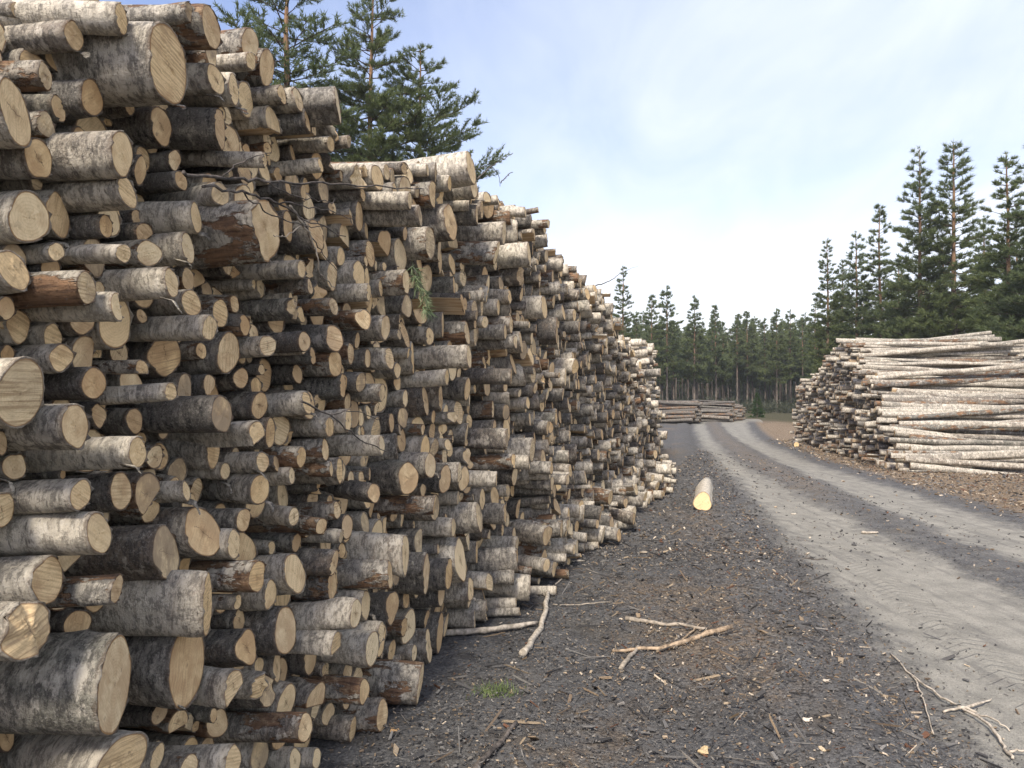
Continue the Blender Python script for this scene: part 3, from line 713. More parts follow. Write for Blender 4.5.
LOGOBJ = {}
for li in order[:N_LOG]:
    l = logs[li]
    LOGOBJ[li] = log_object(l, 0 if l.hits > 55 else 1)
    fr = np.random.default_rng(l.seed + 5)
    if l.pile == 'tall' and l.hits > 60 and l.gflag in 'wcg' and fr.random() < .3:
        for _ in range(1): link('bark_flap', flap_mesh(l, fr), LOGOBJ[li])

def merge_logs(ids, name, lod):
    V, Q, T, qm, tm, lp, rn, rim = [], [], [], [], [], [], [], []; off = 0
    for i in ids:
        l = logs[i]; b, e = l.geo(lod); m = np.array(l.matrix())
        for part, g in ((0, b), (1, e)):
            V.append(g['V'] @ m[:3, :3].T + m[:3, 3]); n = len(g['V'])
            Q.append(g['Q'] + off); T.append(g['T'] + off)
            qm.append(np.where(g['qs'], 2, 0) if part == 0 else np.ones(len(g['Q']), int)); tm.append(np.ones(len(g['T']), int))
            lp.append(g['lp']); rn.append(rep(g['rnd'], n)); rim.append(g['rim'] if part == 0 else np.zeros(n)); off += n
    return mk_mesh(name, np.concatenate(V), np.concatenate(Q), np.concatenate(T), [M_BARK, M_CUT, M_SPLIT], np.concatenate(qm), np.concatenate(tm),
                   {'lpos': np.concatenate(lp), 'lrnd': np.concatenate(rn), 'rim': np.concatenate(rim)})
for pile, nm, lab in (('tall', 'stacked_birch_logs', 'smaller birch logs filling the tall stack between its larger logs'),
                      ('right', 'stacked_birch_logs', 'remaining birch logs of the stack across the road, ends facing the road'),
                      ('second', 'stacked_birch_logs', 'pale birch log stack continuing beyond the end of the tall one'),
                      ('far', 'stacked_birch_logs', 'low weathered log stack at the far bend of the road')):
    ids = [i for i, l in enumerate(logs) if l.pile == pile and i not in chosen]
    nearids = [i for i in ids]
    o = link(nm, merge_logs(ids, nm, 1 if pile == 'tall' else 2))
    tag(o, lab, 'log stack', 'log stacks', 'stuff')
# ---- labels: how a log looks, and where it lies by a log that is easy to find
LAND = [  # photo x, y, name to refer to it by, its own label
 (118, 682, 'the thickest low log', 'thickest grey birch log low in the near end of the tall stack'),
 (166, 62, 'the huge log near the top', 'huge black-streaked birch log near the top of the near end'),
 (12, 111, 'the broad upper edge log', 'broad pale log end cut by the picture edge near the top'),
 (20, 394, 'the big round edge log', 'big round pale log end at the left edge, halfway up'),
 (36, 629, 'the torn white log', 'white birch log with torn hollowed end above the thickest log'),
 (265, 227, 'the splintered brown log', 'brown birch log with a tall splintered end high in the stack'),
 (102, 533, 'the cream brown-rimmed log', 'cream birch log jutting out above the torn white one at the edge'),
 (212, 328, 'the long pale mid-height log', 'long pale slim log jutting far out halfway up the stack'),
 (76, 426, 'the squarish grey log', 'grey log with squarish end below the big round edge log'),
 (260, 432, 'the pale split log', 'pale log split lengthwise, jutting out at middle height'),
 (480, 167, 'the thick crest log', 'thick cream log crowning the crest in the middle of the tall stack'),
 (408, 478, 'the dark round-ended log', 'dark log with round pale end in the middle of the stack'),
 (420, 680, 'the brown foot log', 'brown peeled log on the ground at the foot of the stack'),
 (405, 552, 'the white jutting log', 'white birch log jutting out low, first of two side by side'),
 (460, 560, 'the broad white foot log', 'broad white log jutting out low, second of two side by side'),
 (280, 629, 'the dark low round-ended log', 'dark log with round pale end low in the near part'),
 (26, 217, 'the round upper edge log', 'round cream log end near the left edge, high up'),
 (125, 760, 'the lowest white log', 'thick white log at the very bottom corner of the stack'),
 (334, 103, 'the grey crest log', 'thick grey log end standing on the crest before the pines'),
 (190, 663, 'the flared grey log', 'thick grey log right beside the thickest low one'),
 (209, 603, 'the white-grey thick log', 'thick white-grey log above the flared grey one'),
 (4, 268, 'the cream edge log', 'cream log end at the left edge, below the round upper one'),
 (455, 565, 'the broad white low log', None),
 (532, 450, 'the white mid-far log', 'white log jutting out toward the far part of the stack'),
 (602, 525, 'the far foot log', 'white log jutting out at the foot of the far part'),
 (228, 353, 'the dark oval log', 'dark log with tall oval end beside the long pale one'),
 (119, 152, 'the grey upper log', 'grey-barked log with oval end below the huge one'),
 (337, 498, 'the dark middle log', None),
 (168, 550, 'the cracked grey log', 'cracked grey log with tall oval end right of the cream brown-rimmed one'),
 (438, 222, 'the grey high middle log', 'grey log high in the middle below the crest log'),
 (650, 480, 'the last foot logs', None),
]
LOOK = {'w': 'white', 'c': 'cream', 'g': 'grey', 'd': 'dark', 'b': 'brown'}
used = {}
def look(l):
    size = 'thick' if l.r > .085 else ('slim' if l.r < .058 else 'medium')
    t = LOOK[l.gflag]
    return size + ' ' + ('split ' if l.split else '') + ('torn-ended ' if l.torn else '') + t + '-barked log'
def direction(a, b):
    dx, dy = a[0] - b[0], a[1] - b[1]; d = math.hypot(dx, dy)
    far = 'further ' if d > 45 else 'just '
    w = ('above' if dy < 0 else 'below') if abs(dy) > 1.6 * abs(dx) else (('right of' if dx > 0 else 'left of') if abs(dx) > 1.6 * abs(dy) else (('above and ' if dy < 0 else 'below and ') + ('right of' if dx > 0 else 'left of')))
    return far + w
land = {'tall': [], 'right': [], 'second': [], 'far': []}
shown_logs = [li for li in order[:N_LOG] if logs[li].px]
def endpx(l):
    x, y, z = l.pos; return (512 + F * x / y, HZ - F * (z - CAMH) / y)
taken = {}
for x, y, nm, own in LAND:
    if own is None: continue
    c = min((li for li in shown_logs if logs[li].pile == 'tall' and li not in taken), key=lambda li: math.hypot(endpx(logs[li])[0] - x, endpx(logs[li])[1] - y) - logs[li].hits * .02)
    taken[c] = own; land['tall'].append((endpx(logs[c]), nm))
rl = [li for li in shown_logs if logs[li].pile == 'right']
def auto(key, nm, own):
    c = min((li for li in rl if li not in taken), key=key); taken[c] = own.format(LOOK[logs[c].gflag] + '-barked'); land['right'].append((logs[c].px, nm))
if rl:
    auto(lambda li: -logs[li].px[1], 'the lowest long log', 'lowest {} log of the stack across the road')
    auto(lambda li: logs[li].px[1], 'the topmost long log', 'topmost {} log of the stack across the road')
    auto(lambda li: -logs[li].px[0] - logs[li].px[1] * .1, 'the log farthest right', '{} log farthest right in the stack across the road')
    auto(lambda li: logs[li].px[0], 'the log nearest the road bend', '{} log of the stack across the road nearest the bend')
    auto(lambda li: abs(logs[li].px[0] - 940) + abs(logs[li].px[1] - 405) - logs[li].hits * .3, 'the large mid-flank log', 'large {} log at the middle of the flank across the road')
    auto(lambda li: abs(logs[li].px[0] - 920) + abs(logs[li].px[1] - 440) - logs[li].hits * .3, 'the large low-flank log', 'large {} log low on the flank across the road')
    auto(lambda li: abs(logs[li].px[0] - 930) + abs(logs[li].px[1] - 365) - logs[li].hits * .3, 'the large high-flank log', 'large {} log high on the flank across the road')
    auto(lambda li: abs(logs[li].px[0] - 1000) + abs(logs[li].px[1] - 420) - logs[li].hits * .2, 'the large outer-flank log', 'large {} log on the outer flank at the picture edge across the road')
for lab in taken.values(): used[lab] = 1
GRP = {'tall': 'logs of the tall stack', 'right': 'logs of the stack across the road', 'second': 'logs of the stack beyond the tall one', 'far': 'logs of the far stack'}
collide = 0
for li, o in LOGOBJ.items():
    l = logs[li]; lab = taken.get(li)
    if lab is None:
        me_ = endpx(l) if l.pile == 'tall' else (l.px or endpx(l))
        L_ = sorted(land[l.pile] or land['tall'], key=lambda q: math.hypot(q[0][0] - me_[0], q[0][1] - me_[1]))
        opts = [f'{look(l)} {direction(me_, q[0])} {q[1]}' for q in L_[:1]]
        opts += [f'{look(l)} between {L_[i][1]} and {L_[j][1]}' for i, j in ((0, 1), (0, 2), (1, 2))]
        opts += [f'{look(l)} {direction(me_, q[0])} {q[1]}' for q in L_[1:4]]
        opts += [f'{look(l)}, {e}, {direction(me_, L_[0][0])} {L_[0][1]}' for e in ('jutting out', 'set back', 'tucked in')]
        opts = [x for x in opts if len(x.split()) <= 16]
        lab = next((x for x in opts if x not in used), None)
        if lab is None: lab = opts[0]; collide += 1
        used[lab] = 1
    tag(o, lab[0].upper() + lab[1:] if False else lab, 'log', GRP[l.pile])
print('labels that collide', collide)

# ------------------------------------------------------------------ tubes, sticks
def tube(pts, rad, na=8, cap=True):
    pts = np.asarray(pts, float); n = len(pts)
    tan = np.gradient(pts, axis=0); tan /= np.linalg.norm(tan, axis=1)[:, None] + 1e-9
    ref = np.array([0, 0, 1.0]); 
    if abs(tan[:, 2]).mean() > .8: ref = np.array([1.0, 0, 0])
    u = np.cross(tan, ref); u /= np.linalg.norm(u, axis=1)[:, None] + 1e-9; v = np.cross(u, tan)
    th = np.linspace(0, 2 * np.pi, na, endpoint=False)
    V = (pts[:, None, :] + np.asarray(rad)[:, None, None] * (np.cos(th)[None, :, None] * u[:, None, :] + np.sin(th)[None, :, None] * v[:, None, :])).reshape(-1, 3)
    i = np.arange(na); j = (i + 1) % na
    Q = np.concatenate([np.stack([a * na + i, a * na + j, (a + 1) * na + j, (a + 1) * na + i], 1) for a in range(n - 1)])
    V = np.concatenate([V, pts[:1], pts[-1:]])
    T = np.concatenate([np.stack([j, i, np.full(na, n * na)], 1), np.stack([(n - 1) * na + i, (n - 1) * na + j, np.full(na, n * na + 1)], 1)])
    return V, Q, T
def join(parts):
    V, Q, T = [], [], []; o = 0
    for v, q, t in parts:
        V.append(v); Q.append(q + o); T.append(t + o); o += len(v)
    return np.concatenate(V), np.concatenate(Q), np.concatenate(T)
def stick_material(name, c1, c2, sc=30):
    return simple_noise_mat(name, c1, c2, sc, (1, 1, 1), .85, .6, .006)
M_PALE = stick_material('pale_stick', (.20, .175, .14), (.50, .44, .36))
M_ORANGE = stick_material('peeled_stick', (.13, .095, .065), (.42, .32, .22))
M_DARK = stick_material('dark_stick', (.03, .027, .025), (.14, .12, .105))
M_GREYTW = stick_material('grey_twig', (.16, .14, .115), (.36, .31, .25))
def smooth_path(pts, n=5):
    pts = np.asarray(pts, float); t = np.arange(len(pts)); q = np.linspace(0, len(pts) - 1, (len(pts) - 1) * n + 1)
    o = np.stack([np.interp(q, t, pts[:, i]) for i in range(pts.shape[1])], 1)
    for _ in range(3): o[1:-1] = (o[:-2] + 2 * o[1:-1] + o[2:]) / 4
    return o
def ground_stick(name, label, cat, lines, mat, group=None, lift=0.0):
    """a stick with its forks lying on the ground, one connected thing"""
    parts = []
    for k, (pix, r0, r1) in enumerate(lines):
        w = np.array([ground_px(*q) for q in pix]); w = smooth_path(w)
        w += rng.normal(0, .004, w.shape)
        rad = np.linspace(r0, r1, len(w)) * (1 + .08 * rng.normal(size=len(w)))
        z = height(w[:, 0], w[:, 1]) + .012 + rad * .6 + lift * np.sin(np.linspace(0, 3.1, len(w))) + .006 * rng.normal(size=len(w))
        zs = z.copy(); zs[1:-1] = (z[:-2] + z[1:-1] + z[2:]) / 3
        parts.append((np.concatenate([w, zs[:, None]], 1), rad))
    base = parts[0][0].mean(0)
    V, Q, T = join([tube(p_ - base, r_, 7) for p_, r_ in parts[:1]])
    o = link(name, mk_mesh(name, V, Q, T, [mat])); o.location = base
    for p_, r_ in parts[1:]:
        v, q, t = tube(p_ - base, r_, 6); link('side_branch', mk_mesh('side_branch', v, q, t, [mat]), o)
    return tag(o, label, cat, group)
G_ST = 'sticks lying on the ground'
ground_stick('birch_stick', 'pale mottled birch stick lying steeply beside the foot of the stack', 'stick', [([(549, 588), (546, 610), (538, 632), (522, 655)], .017, .024)], M_PALE, G_ST)
ground_stick('birch_stick', 'pale slim pole jutting from the foot of the tall stack', 'stick', [([(440, 634), (470, 632), (505, 628), (537, 622)], .022, .017)], M_PALE, G_ST, .01)
ground_stick('broken_branch', 'peeled tan branch lying across the dark bark litter', 'branch', [([(612, 651), (640, 648), (665, 649), (690, 641), (731, 634)], .009, .020), ([(676, 644), (690, 636), (699, 626)], .008, .004)], M_ORANGE, G_ST)
ground_stick('broken_branch', 'dull brown branch just behind the peeled tan one', 'branch', [([(625, 619), (655, 624), (680, 627), (706, 634)], .016, .009)], M_GREYTW, G_ST)
ground_stick('broken_branch', 'short grey stick at the near end of the peeled tan branch', 'stick', [([(638, 644), (631, 655), (620, 666)], .010, .014)], M_GREYTW, G_ST)
ground_stick('broken_branch', 'dark straight stick lying in the litter at the bottom edge', 'stick', [([(517, 722), (500, 742), (470, 774)], .010, .015)], M_DARK, G_ST)
ground_stick('dead_branch', 'pale forked dead branch lying on the road edge, bottom corner', 'branch',
             [([(888, 650), (908, 672), (935, 694), (958, 706), (985, 722), (1001, 742), (1010, 753)], .005, .008),
              ([(908, 671), (918, 688), (922, 702), (931, 724)], .006, .003), ([(958, 706), (975, 700), (988, 694)], .009, .004),
              ([(939, 707), (958, 706), (972, 707)], .006, .009), ([(970, 708), (990, 717), (1006, 723)], .006, .003), ([(1004, 747), (1016, 747), (1030, 750)], .006, .004)], M_PALE, G_ST, .015)
ground_stick('broken_branch', 'thin twig on the litter beyond the steep birch stick', 'stick', [([(552, 604), (580, 606), (612, 602)], .006, .004)], M_GREYTW, G_ST)
ground_stick('broken_branch', 'pale sliver of wood beside the far foot of the stack', 'stick', [([(553, 566), (568, 564), (584, 563)], .016, .008)], M_PALE, G_ST)
ground_stick('broken_branch', 'dark twig lying low between the stack and the peeled tan branch', 'stick', [([(480, 600), (520, 605), (548, 603)], .008, .004)], M_DARK, G_ST)
ground_stick('broken_branch', 'small dry twig lying on the dusty wheel track', 'stick', [([(803, 556), (815, 557), (826, 556)], .008, .005)], M_DARK, G_ST)
ground_stick('broken_branch', 'pale wood sliver between the two wheel tracks', 'stick', [([(860, 531), (868, 532), (877, 532)], .018, .012)], M_PALE, G_ST)
# loose log beside the road
g0 = ground_px(702, 512.5)
lone = new_log(rng, (g0[0], g0[1], gz(g0[0], g0[1]) + .128), 195.0, 0.5, .13, 2.4, 'w'); lone.hue = .6; lone.tone = 1.0; lone.dark = .3; lone.peel = .05; lone.seed = 77
o = log_object(lone, 0, 'loose_log'); tag(o, 'short white birch log lying by itself beside the road', 'log')
for (px, py, az, r_, L_, lab) in ((796, 447, 200, .085, 1.0, 'stubby log with yellow end fallen before the stack across the road'),):
    g0 = ground_px(px, py)
    l_ = new_log(rng, (g0[0], g0[1], gz(g0[0], g0[1]) + r_), az, 0, r_, L_, 'b'); tag(log_object(l_, 1, 'loose_log'), lab, 'log')

# bare twigs caught in the front of the tall stack
def hang(name, label, lines, mat, pz=.27, group='twigs caught in the tall stack'):
    parts = []
    for pix, r0, r1 in lines:
        q = np.array(pix, float); w = end_pos(q[:, 0], q[:, 1], pz + 0 * q[:, 0]); w = smooth_path(w, 6); w += rng.normal(0, .004, w.shape)
        parts.append((w, np.linspace(r0, r1, len(w))))
    base = parts[0][0][0].copy()
    v, q, t = tube(parts[0][0] - base, parts[0][1], 6)
    o = link(name, mk_mesh(name, v, q, t, [mat])); o.location = base
    for w, rr_ in parts[1:]:
        v, q, t = tube(w - base, rr_, 5); link('side_twig', mk_mesh('side_twig', v, q, t, [mat]), o)
    return tag(o, label, 'twig', group)
c3 = lambda L: [(200 + x / 2.926, y / 2.926) for x, y in L]
hang('bare_twig', 'long dark bare twig lying level across the upper stack', [(c3([(-60, 505), (60, 517), (180, 525), (320, 533), (480, 541), (650, 549)]), .006, .003), (c3([(180, 525), (280, 575), (400, 590)]), .003, .0015), (c3([(60, 517), (120, 470), (200, 440)]), .003, .0015)], M_DARK)
hang('bare_twig', 'dark bare twig sagging downward across the logs under the level one', [(c3([(0, 545), (120, 560), (230, 590), (300, 640), (420, 690)]), .005, .002), (c3([(230, 590), (330, 600), (450, 640)]), .003, .0015), (c3([(300, 640), (340, 720), (400, 790)]), .003, .0015), (c3([(120, 560), (190, 620), (300, 660), (380, 665)]), .003, .0015)], M_DARK)
hang('bare_twig', 'pale crooked twig bent down among the splintered logs', [(c3([(260, 600), (300, 650), (330, 720), (350, 800), (400, 850)]), .005, .002), (c3([(300, 650), (250, 690), (210, 690)]), .003, .0015)], M_GREYTW)
hang('bare_twig', 'fine dark twigs trailing over the logs at middle height', [([(300, 400), (330, 415), (360, 440), (392, 452)], .004, .002), ([(330, 415), (352, 410), (380, 420)], .003, .0015)], M_DARK)
hang('bare_twig', 'thin bare twigs sticking up into the sky from the crest', [(c3([(810, 520), (840, 490), (880, 465), (915, 445)]), .006, .002), (c3([(850, 483), (872, 500), (880, 540)]), .003, .002), (c3([(880, 530), (895, 515), (912, 500)]), .005, .003)], M_DARK, -.2)
hang('bare_twig', 'single thin twig bending over the far crest of the tall stack', [([(596, 285), (610, 281), (622, 272), (640, 265)], .008, .002)], M_DARK, -.1)

# pine sprig, grass tuft, larger bark chips
def needles_mat(name, c1, c2):
    g = NT(name); r = g.attr('nrnd', 'Fac'); return g.out(g.mix(r, c1, c2), .6, None, .2)
rg_ = np.random.default_rng(5)
tip = end_pos(np.array([414.0]), np.array([268.0]), np.array([.3]))[0]
sp_ = tip + np.stack([np.linspace(0, .07, 8), np.linspace(0, -.03, 8), -np.linspace(0, .20, 8) ** 1.0], 1)
def bl(P, D, n, ln, w, spread):
    m = len(P); P = np.repeat(P, n, 0); D = np.repeat(D, n, 0); d = D + rg_.normal(0, spread, D.shape); d /= np.linalg.norm(d, axis=1)[:, None]
    s_ = np.cross(d, rg_.normal(size=d.shape)); s_ /= np.linalg.norm(s_, axis=1)[:, None]
    L = ln * rg_.uniform(.6, 1.2, len(P))[:, None]
    V = np.stack([P - s_ * w / 2, P + s_ * w / 2, P + d * L], 1).reshape(-1, 3)
    return V, np.arange(len(V)).reshape(-1, 3), np.repeat(rg_.random(len(P)), 3)
v, q, t = tube(sp_ - tip, np.linspace(.004, .002, 8), 5)
sprig = link('pine_sprig', mk_mesh('pine_sprig', v, q, t, [M_DARK])); sprig.location = tip
pp_ = np.repeat(sp_, 4, 0) - tip + rg_.normal(0, .012, (32, 3))
V, T, rn = bl(pp_, np.tile([[.3, -.2, -.8]], (32, 1)), 12, .06, .004, .55)
link('needles', mk_mesh('needles', V, None, T, [needles_mat('sprig_needles', (.06, .09, .045), (.19, .23, .12))], attrs={'nrnd': rn}, smooth=False), sprig)
tag(sprig, 'small grey-green pine sprig hanging on the front of the tall stack', 'sprig')
gp = ground_px(497, 690)
P = np.stack([gp[0] + rg_.normal(0, .06, 260), gp[1] + rg_.normal(0, .05, 260), np.zeros(260)], 1); P[:, 2] = height(P[:, 0], P[:, 1])
V, T, rn = bl(P - [gp[0], gp[1], 0], np.tile([[0, 0, 1.0]], (260, 1)), 1, .055, .004, .55)
gt = link('grass_tuft', mk_mesh('grass_tuft', V, None, T, [needles_mat('young_grass', (.05, .085, .025), (.15, .19, .07))], attrs={'nrnd': rn}, smooth=False)); gt.location = (gp[0], gp[1], 0)
tag(gt, 'small tuft of young green grass in the dark bark litter', 'grass tuft')

def chip_boxes(P, ln, wd, th, col, flat=.35, rgx=rg_):
    n = len(P)
    a = rgx.random(n) * 6.283; pt = rgx.normal(0, flat, n); rl_ = rgx.normal(0, flat, n)
    ux = np.stack([np.cos(a) * np.cos(pt), np.sin(a) * np.cos(pt), np.sin(pt)], 1)
    uy = np.stack([-np.sin(a) * np.cos(rl_), np.cos(a) * np.cos(rl_), np.sin(rl_)], 1)
    uz = np.cross(ux, uy)
    V = []
    for sx, sy, sz in ((-1, -1, -1), (1, -1, -1), (1, 1, -1), (-1, 1, -1), (-1, -1, 1), (1, -1, 1), (1, 1, 1), (-1, 1, 1)):
        j = rgx.uniform(.55, 1.25, (n, 2))
        V.append(P + ux * (ln * .5 * sx * j[:, 0])[:, None] + uy * (wd * .5 * sy * j[:, 1])[:, None] + uz * (th * .5 * sz)[:, None])
    V = np.stack(V, 1).reshape(-1, 3)
    f = np.array([[0, 3, 2, 1], [4, 5, 6, 7], [0, 1, 5, 4], [1, 2, 6, 5], [2, 3, 7, 6], [3, 0, 4, 7]])
    Q = (f[None] + 8 * np.arange(n)[:, None, None]).reshape(-1, 4)
    return V, Q, np.repeat(col, 8, 0)
def chip_material(name):
    g = NT(name); c = g.attr('ccol', 'Color'); n = g.noise(g.pos(), 180, 3, .6)
    return g.out(g.mix(g.math('MULTIPLY', g.ramp(n, .4, .7), .45), c, (.03, .028, .026)), .9, g.bump(n, .5, .003), .12)
M_CHIP = chip_material('bark_chips')
PAL = np.array([(.050, .049, .050), (.088, .086, .085), (.132, .127, .121), (.182, .172, .160), (.14, .105, .075), (.22, .165, .11), (.34, .27, .19), (.52, .44, .34), (.13, .065, .04), (.19, .175, .155)])
def scatter(n, x0, x1, y0, y1, keep, pal, lmin, lmax, up=0.0, thin=1.0):
    x = rg_.uniform(x0, x1, n); y = y0 * (y1 / y0) ** rg_.random(n)       # denser near the viewer's end of the clearing
    k = keep(x, y) > rg_.random(n); x, y = x[k], y[k]; n = len(x)
    ln = lmin * (lmax / lmin) ** rg_.random(n) ** 1.7 * (1 + y / 12); wd = ln * rg_.uniform(.15, .55, n) * thin; th = np.minimum(.006, ln * .2) * rg_.uniform(.5, 1.5, n) * (1 + y / 15)
    c = PAL[rg_.choice(len(PAL), n, p=pal)] * rg_.uniform(.75, 1.25, (n, 1))
    P = np.stack([x, y, height(x, y) + .012 + th * .3 + up], 1)
    return chip_boxes(P, ln, wd, th, np.concatenate([np.clip(c, 0, .8), np.ones((n, 1))], 1))
def pile_side(x, y):            # the strip between the tall pile and the road
    a = np.interp(y, RY, RL1); fx = P0[0] + .337 * y
    return sstep(fx - .1, fx + .35, x) * (1 - .93 * sstep(a - .25, a + .25, x))
def patchy(x, y): return pile_side(x, y) * sstep(.50, .62, fbm(x * .9 + 5, y * .9))
def on_road(x, y): return .05 + .8 * (1 - lobe(x, y)) ** 1.5 * sstep(0, 1, x - np.interp(y, RY, RL1))
def right_side(x, y): d = np.interp(y, RY, RR2); return sstep(d + .1, d + .7, x)
pal_l = [.25, .26, .19, .12, .05, .045, .03, .015, .02, .02]
pal_t = [.25, .25, .15, .10, .07, .06, .05, .02, .02, .03]
pal_r = [.05, .08, .12, .12, .2, .2, .12, .04, .05, .02]
S1 = [scatter(62000, -1.6, 3.2, 2.2, 8, pile_side, pal_l, .0035, .017), scatter(16000, -1.6, 3.2, 2.2, 10, patchy, pal_r, .004, .022), scatter(900, -1.6, 3.2, 2.2, 9, pile_side, pal_l, .02, .065), scatter(1500, -1.6, 3.4, 2.2, 9, pile_side, pal_t, .05, .16, 0, .06), scatter(30000, 0, 6, 7, 26, pile_side, pal_l, .006, .028)]
S2 = [scatter(9000, 1.9, 6.6, 2.6, 24, on_road, [.2, .2, .15, .1, .1, .1, .07, .03, .03, .02], .005, .028)]
S3 = [scatter(24000, 6, 15, 7.5, 28, right_side, pal_r, .009, .045)]
def cat3(L):
    V, Q, C = [], [], []; o_ = 0
    for v, q, c in L: V.append(v); Q.append(q + o_); C.append(c); o_ += len(v)
    return np.concatenate(V), np.concatenate(Q), np.concatenate(C)
for nm, L, lab in (('bark_litter', S1, 'dark bark shreds and pale chips strewn between stack and road'), ('road_debris', S2, 'scattered small chips lying on the dusty road'), ('leaf_litter', S3, 'brown bark and leaf litter before the stack across the road')):
    V, Q, C = cat3(L); o = link(nm, mk_mesh(nm, V, Q, None, [M_CHIP], attrs={'ccol': C}, smooth=False)); tag(o, lab, 'litter', None, 'stuff')
def chunk(px, py, size, col, lab, rz):
    g0 = ground_px(px, py); bm_n = 9
    th = np.linspace(0, 6.283, bm_n, endpoint=False); r_ = size * rg_.uniform(.55, 1.1, bm_n)
    V = []
    for zz_, k_ in ((0, .9), (.4, 1.0), (.8, .8)):
        V.append(np.stack([np.cos(th) * r_ * k_ * 1.5, np.sin(th) * r_ * k_, zz_ * size * .5 + .25 * size * np.cos(th * 2 + 1) * zz_], 1))
    V.append([[0, 0, .42 * size]]); V.append([[0, 0, 0]]); V = np.concatenate(V); i = np.arange(bm_n); j = (i + 1) % bm_n
    Q = np.concatenate([np.stack([a * bm_n + i, a * bm_n + j, (a + 1) * bm_n + j, (a + 1) * bm_n + i], 1) for a in range(2)])
    T = np.concatenate([np.stack([2 * bm_n + i, 2 * bm_n + j, np.full(bm_n, 27)], 1), np.stack([j, i, np.full(bm_n, 28)], 1)])
    o = link('bark_chunk', mk_mesh('bark_chunk', V, Q, T, [M_CHIP], attrs={'ccol': rep(col + (1,), len(V))}, smooth=False))
    o.location = (g0[0], g0[1], gz(*g0) + .008); o.rotation_euler = (0, 0, rz)
    tag(o, lab, 'bark chunk', 'chunks of bark and wood on the ground')
for a_ in ((806, 722, .024, (.62, .54, .44), 'white curled bark chunk lying in the litter beside the road', .4), (702, 749, .028, (.50, .38, .22), 'yellowish wood chunk near the bottom edge of the litter', 1.2),
           (820, 752, .018, (.55, .44, .30), 'small tan wood chunk below the white curled one', 2.0), (875, 665, .014, (.5, .42, .33), 'small pale chip at the track edge by the forked branch', .9),
           (514, 661, .016, (.56, .5, .42), 'small white chip before the steep birch stick', .2), (824, 690, .018, (.48, .42, .34), 'flat pale chip above the white curled one', .1),
           (395, 730, .018, (.42, .27, .14), 'orange bark chunk close to the near foot of the stack', .6), (793, 512, .03, (.5, .44, .36), 'pale stone-like chunk between the wheel tracks', .6)):
    chunk(*a_)


# ------------------------------------------------------------------ trees
def needle_material(name, c1, c2, c3):
    g = NT(name)
    r = g.attr('nrnd', 'Fac')
    info = g.n('ShaderNodeObjectInfo').outputs['Random']
    col = g.mix(r, c1, c2)
    col = g.mix(g.math('MULTIPLY', info, .45), col, c3)
    b = g.n('ShaderNodeBsdfPrincipled'); g.put(b.inputs['Base Color'], col); b.inputs['Roughness'].default_value = .6; b.inputs['Specular IOR Level'].default_value = .25
    t = g.n('ShaderNodeBsdfTranslucent'); g.put(t.inputs[0], g.mix(.5, col, (.10, .14, .03)))
    mx = g.n('ShaderNodeMixShader'); mx.inputs[0].default_value = .45
    g.t.links.new(b.outputs[0], mx.inputs[1]); g.t.links.new(t.outputs[0], mx.inputs[2])
    o = g.n('ShaderNodeOutputMaterial'); g.t.links.new(mx.outputs[0], o.inputs[0]); return g.m
M_PINE = needle_material('pine_needles', (.085, .11, .048), (.195, .225, .088), (.115, .15, .088))
M_SPRUCE = needle_material('spruce_needles', (.025, .06, .018), (.07, .13, .03), (.05, .09, .03))
def trunk_material():
    g = NT('pine_bark')
    co = g.n('ShaderNodeTexCoord').outputs['Object']
    z = g.sep(co)[2]
    n = g.noise(g.vmul(co, (14, 14, 2.5)), 1, 4, .65)
    low = g.mix(g.ramp(n, .35, .65), (.05, .042, .038), (.20, .165, .135))
    up = g.mix(g.ramp(n, .35, .65), (.13, .075, .042), (.34, .20, .11))
    return g.out(g.mix(g.math('MULTIPLY', g.ramp(z, 4.0, 9.0), .8), low, up), .9, g.bump(n, .8, .03), .1)
M_TRUNK = trunk_material()
M_TWIG = simple_noise_mat('pine_twig', (.035, .026, .02), (.12, .085, .06), 20)

def blades(rg, P, D, n, ln, w, spread, flat=.0):
    """n thin needle blades from each point P along direction D"""
    m = len(P)
    P = np.repeat(P, n, 0); D = np.repeat(D, n, 0)
    d = D + rg.normal(0, spread, D.shape); d /= np.linalg.norm(d, axis=1)[:, None]
    d[:, 2] *= (1 - flat)
    s = np.cross(d, rg.normal(size=d.shape)); s /= np.linalg.norm(s, axis=1)[:, None] + 1e-9
    L = ln * rg.uniform(.6, 1.25, len(P))[:, None]; W = w * rg.uniform(.7, 1.2, len(P))[:, None]
    base = P + rg.normal(0, .02, P.shape)
    V = np.stack([base - s * W * .5, base + s * W * .5, base + d * L], 1).reshape(-1, 3)
    T = np.arange(len(V)).reshape(-1, 3)
    rn = np.repeat(np.clip(np.repeat(rg.random(m), n) * .7 + rg.random(m * n) * .3, 0, 1), 3)
    return V, T, rn

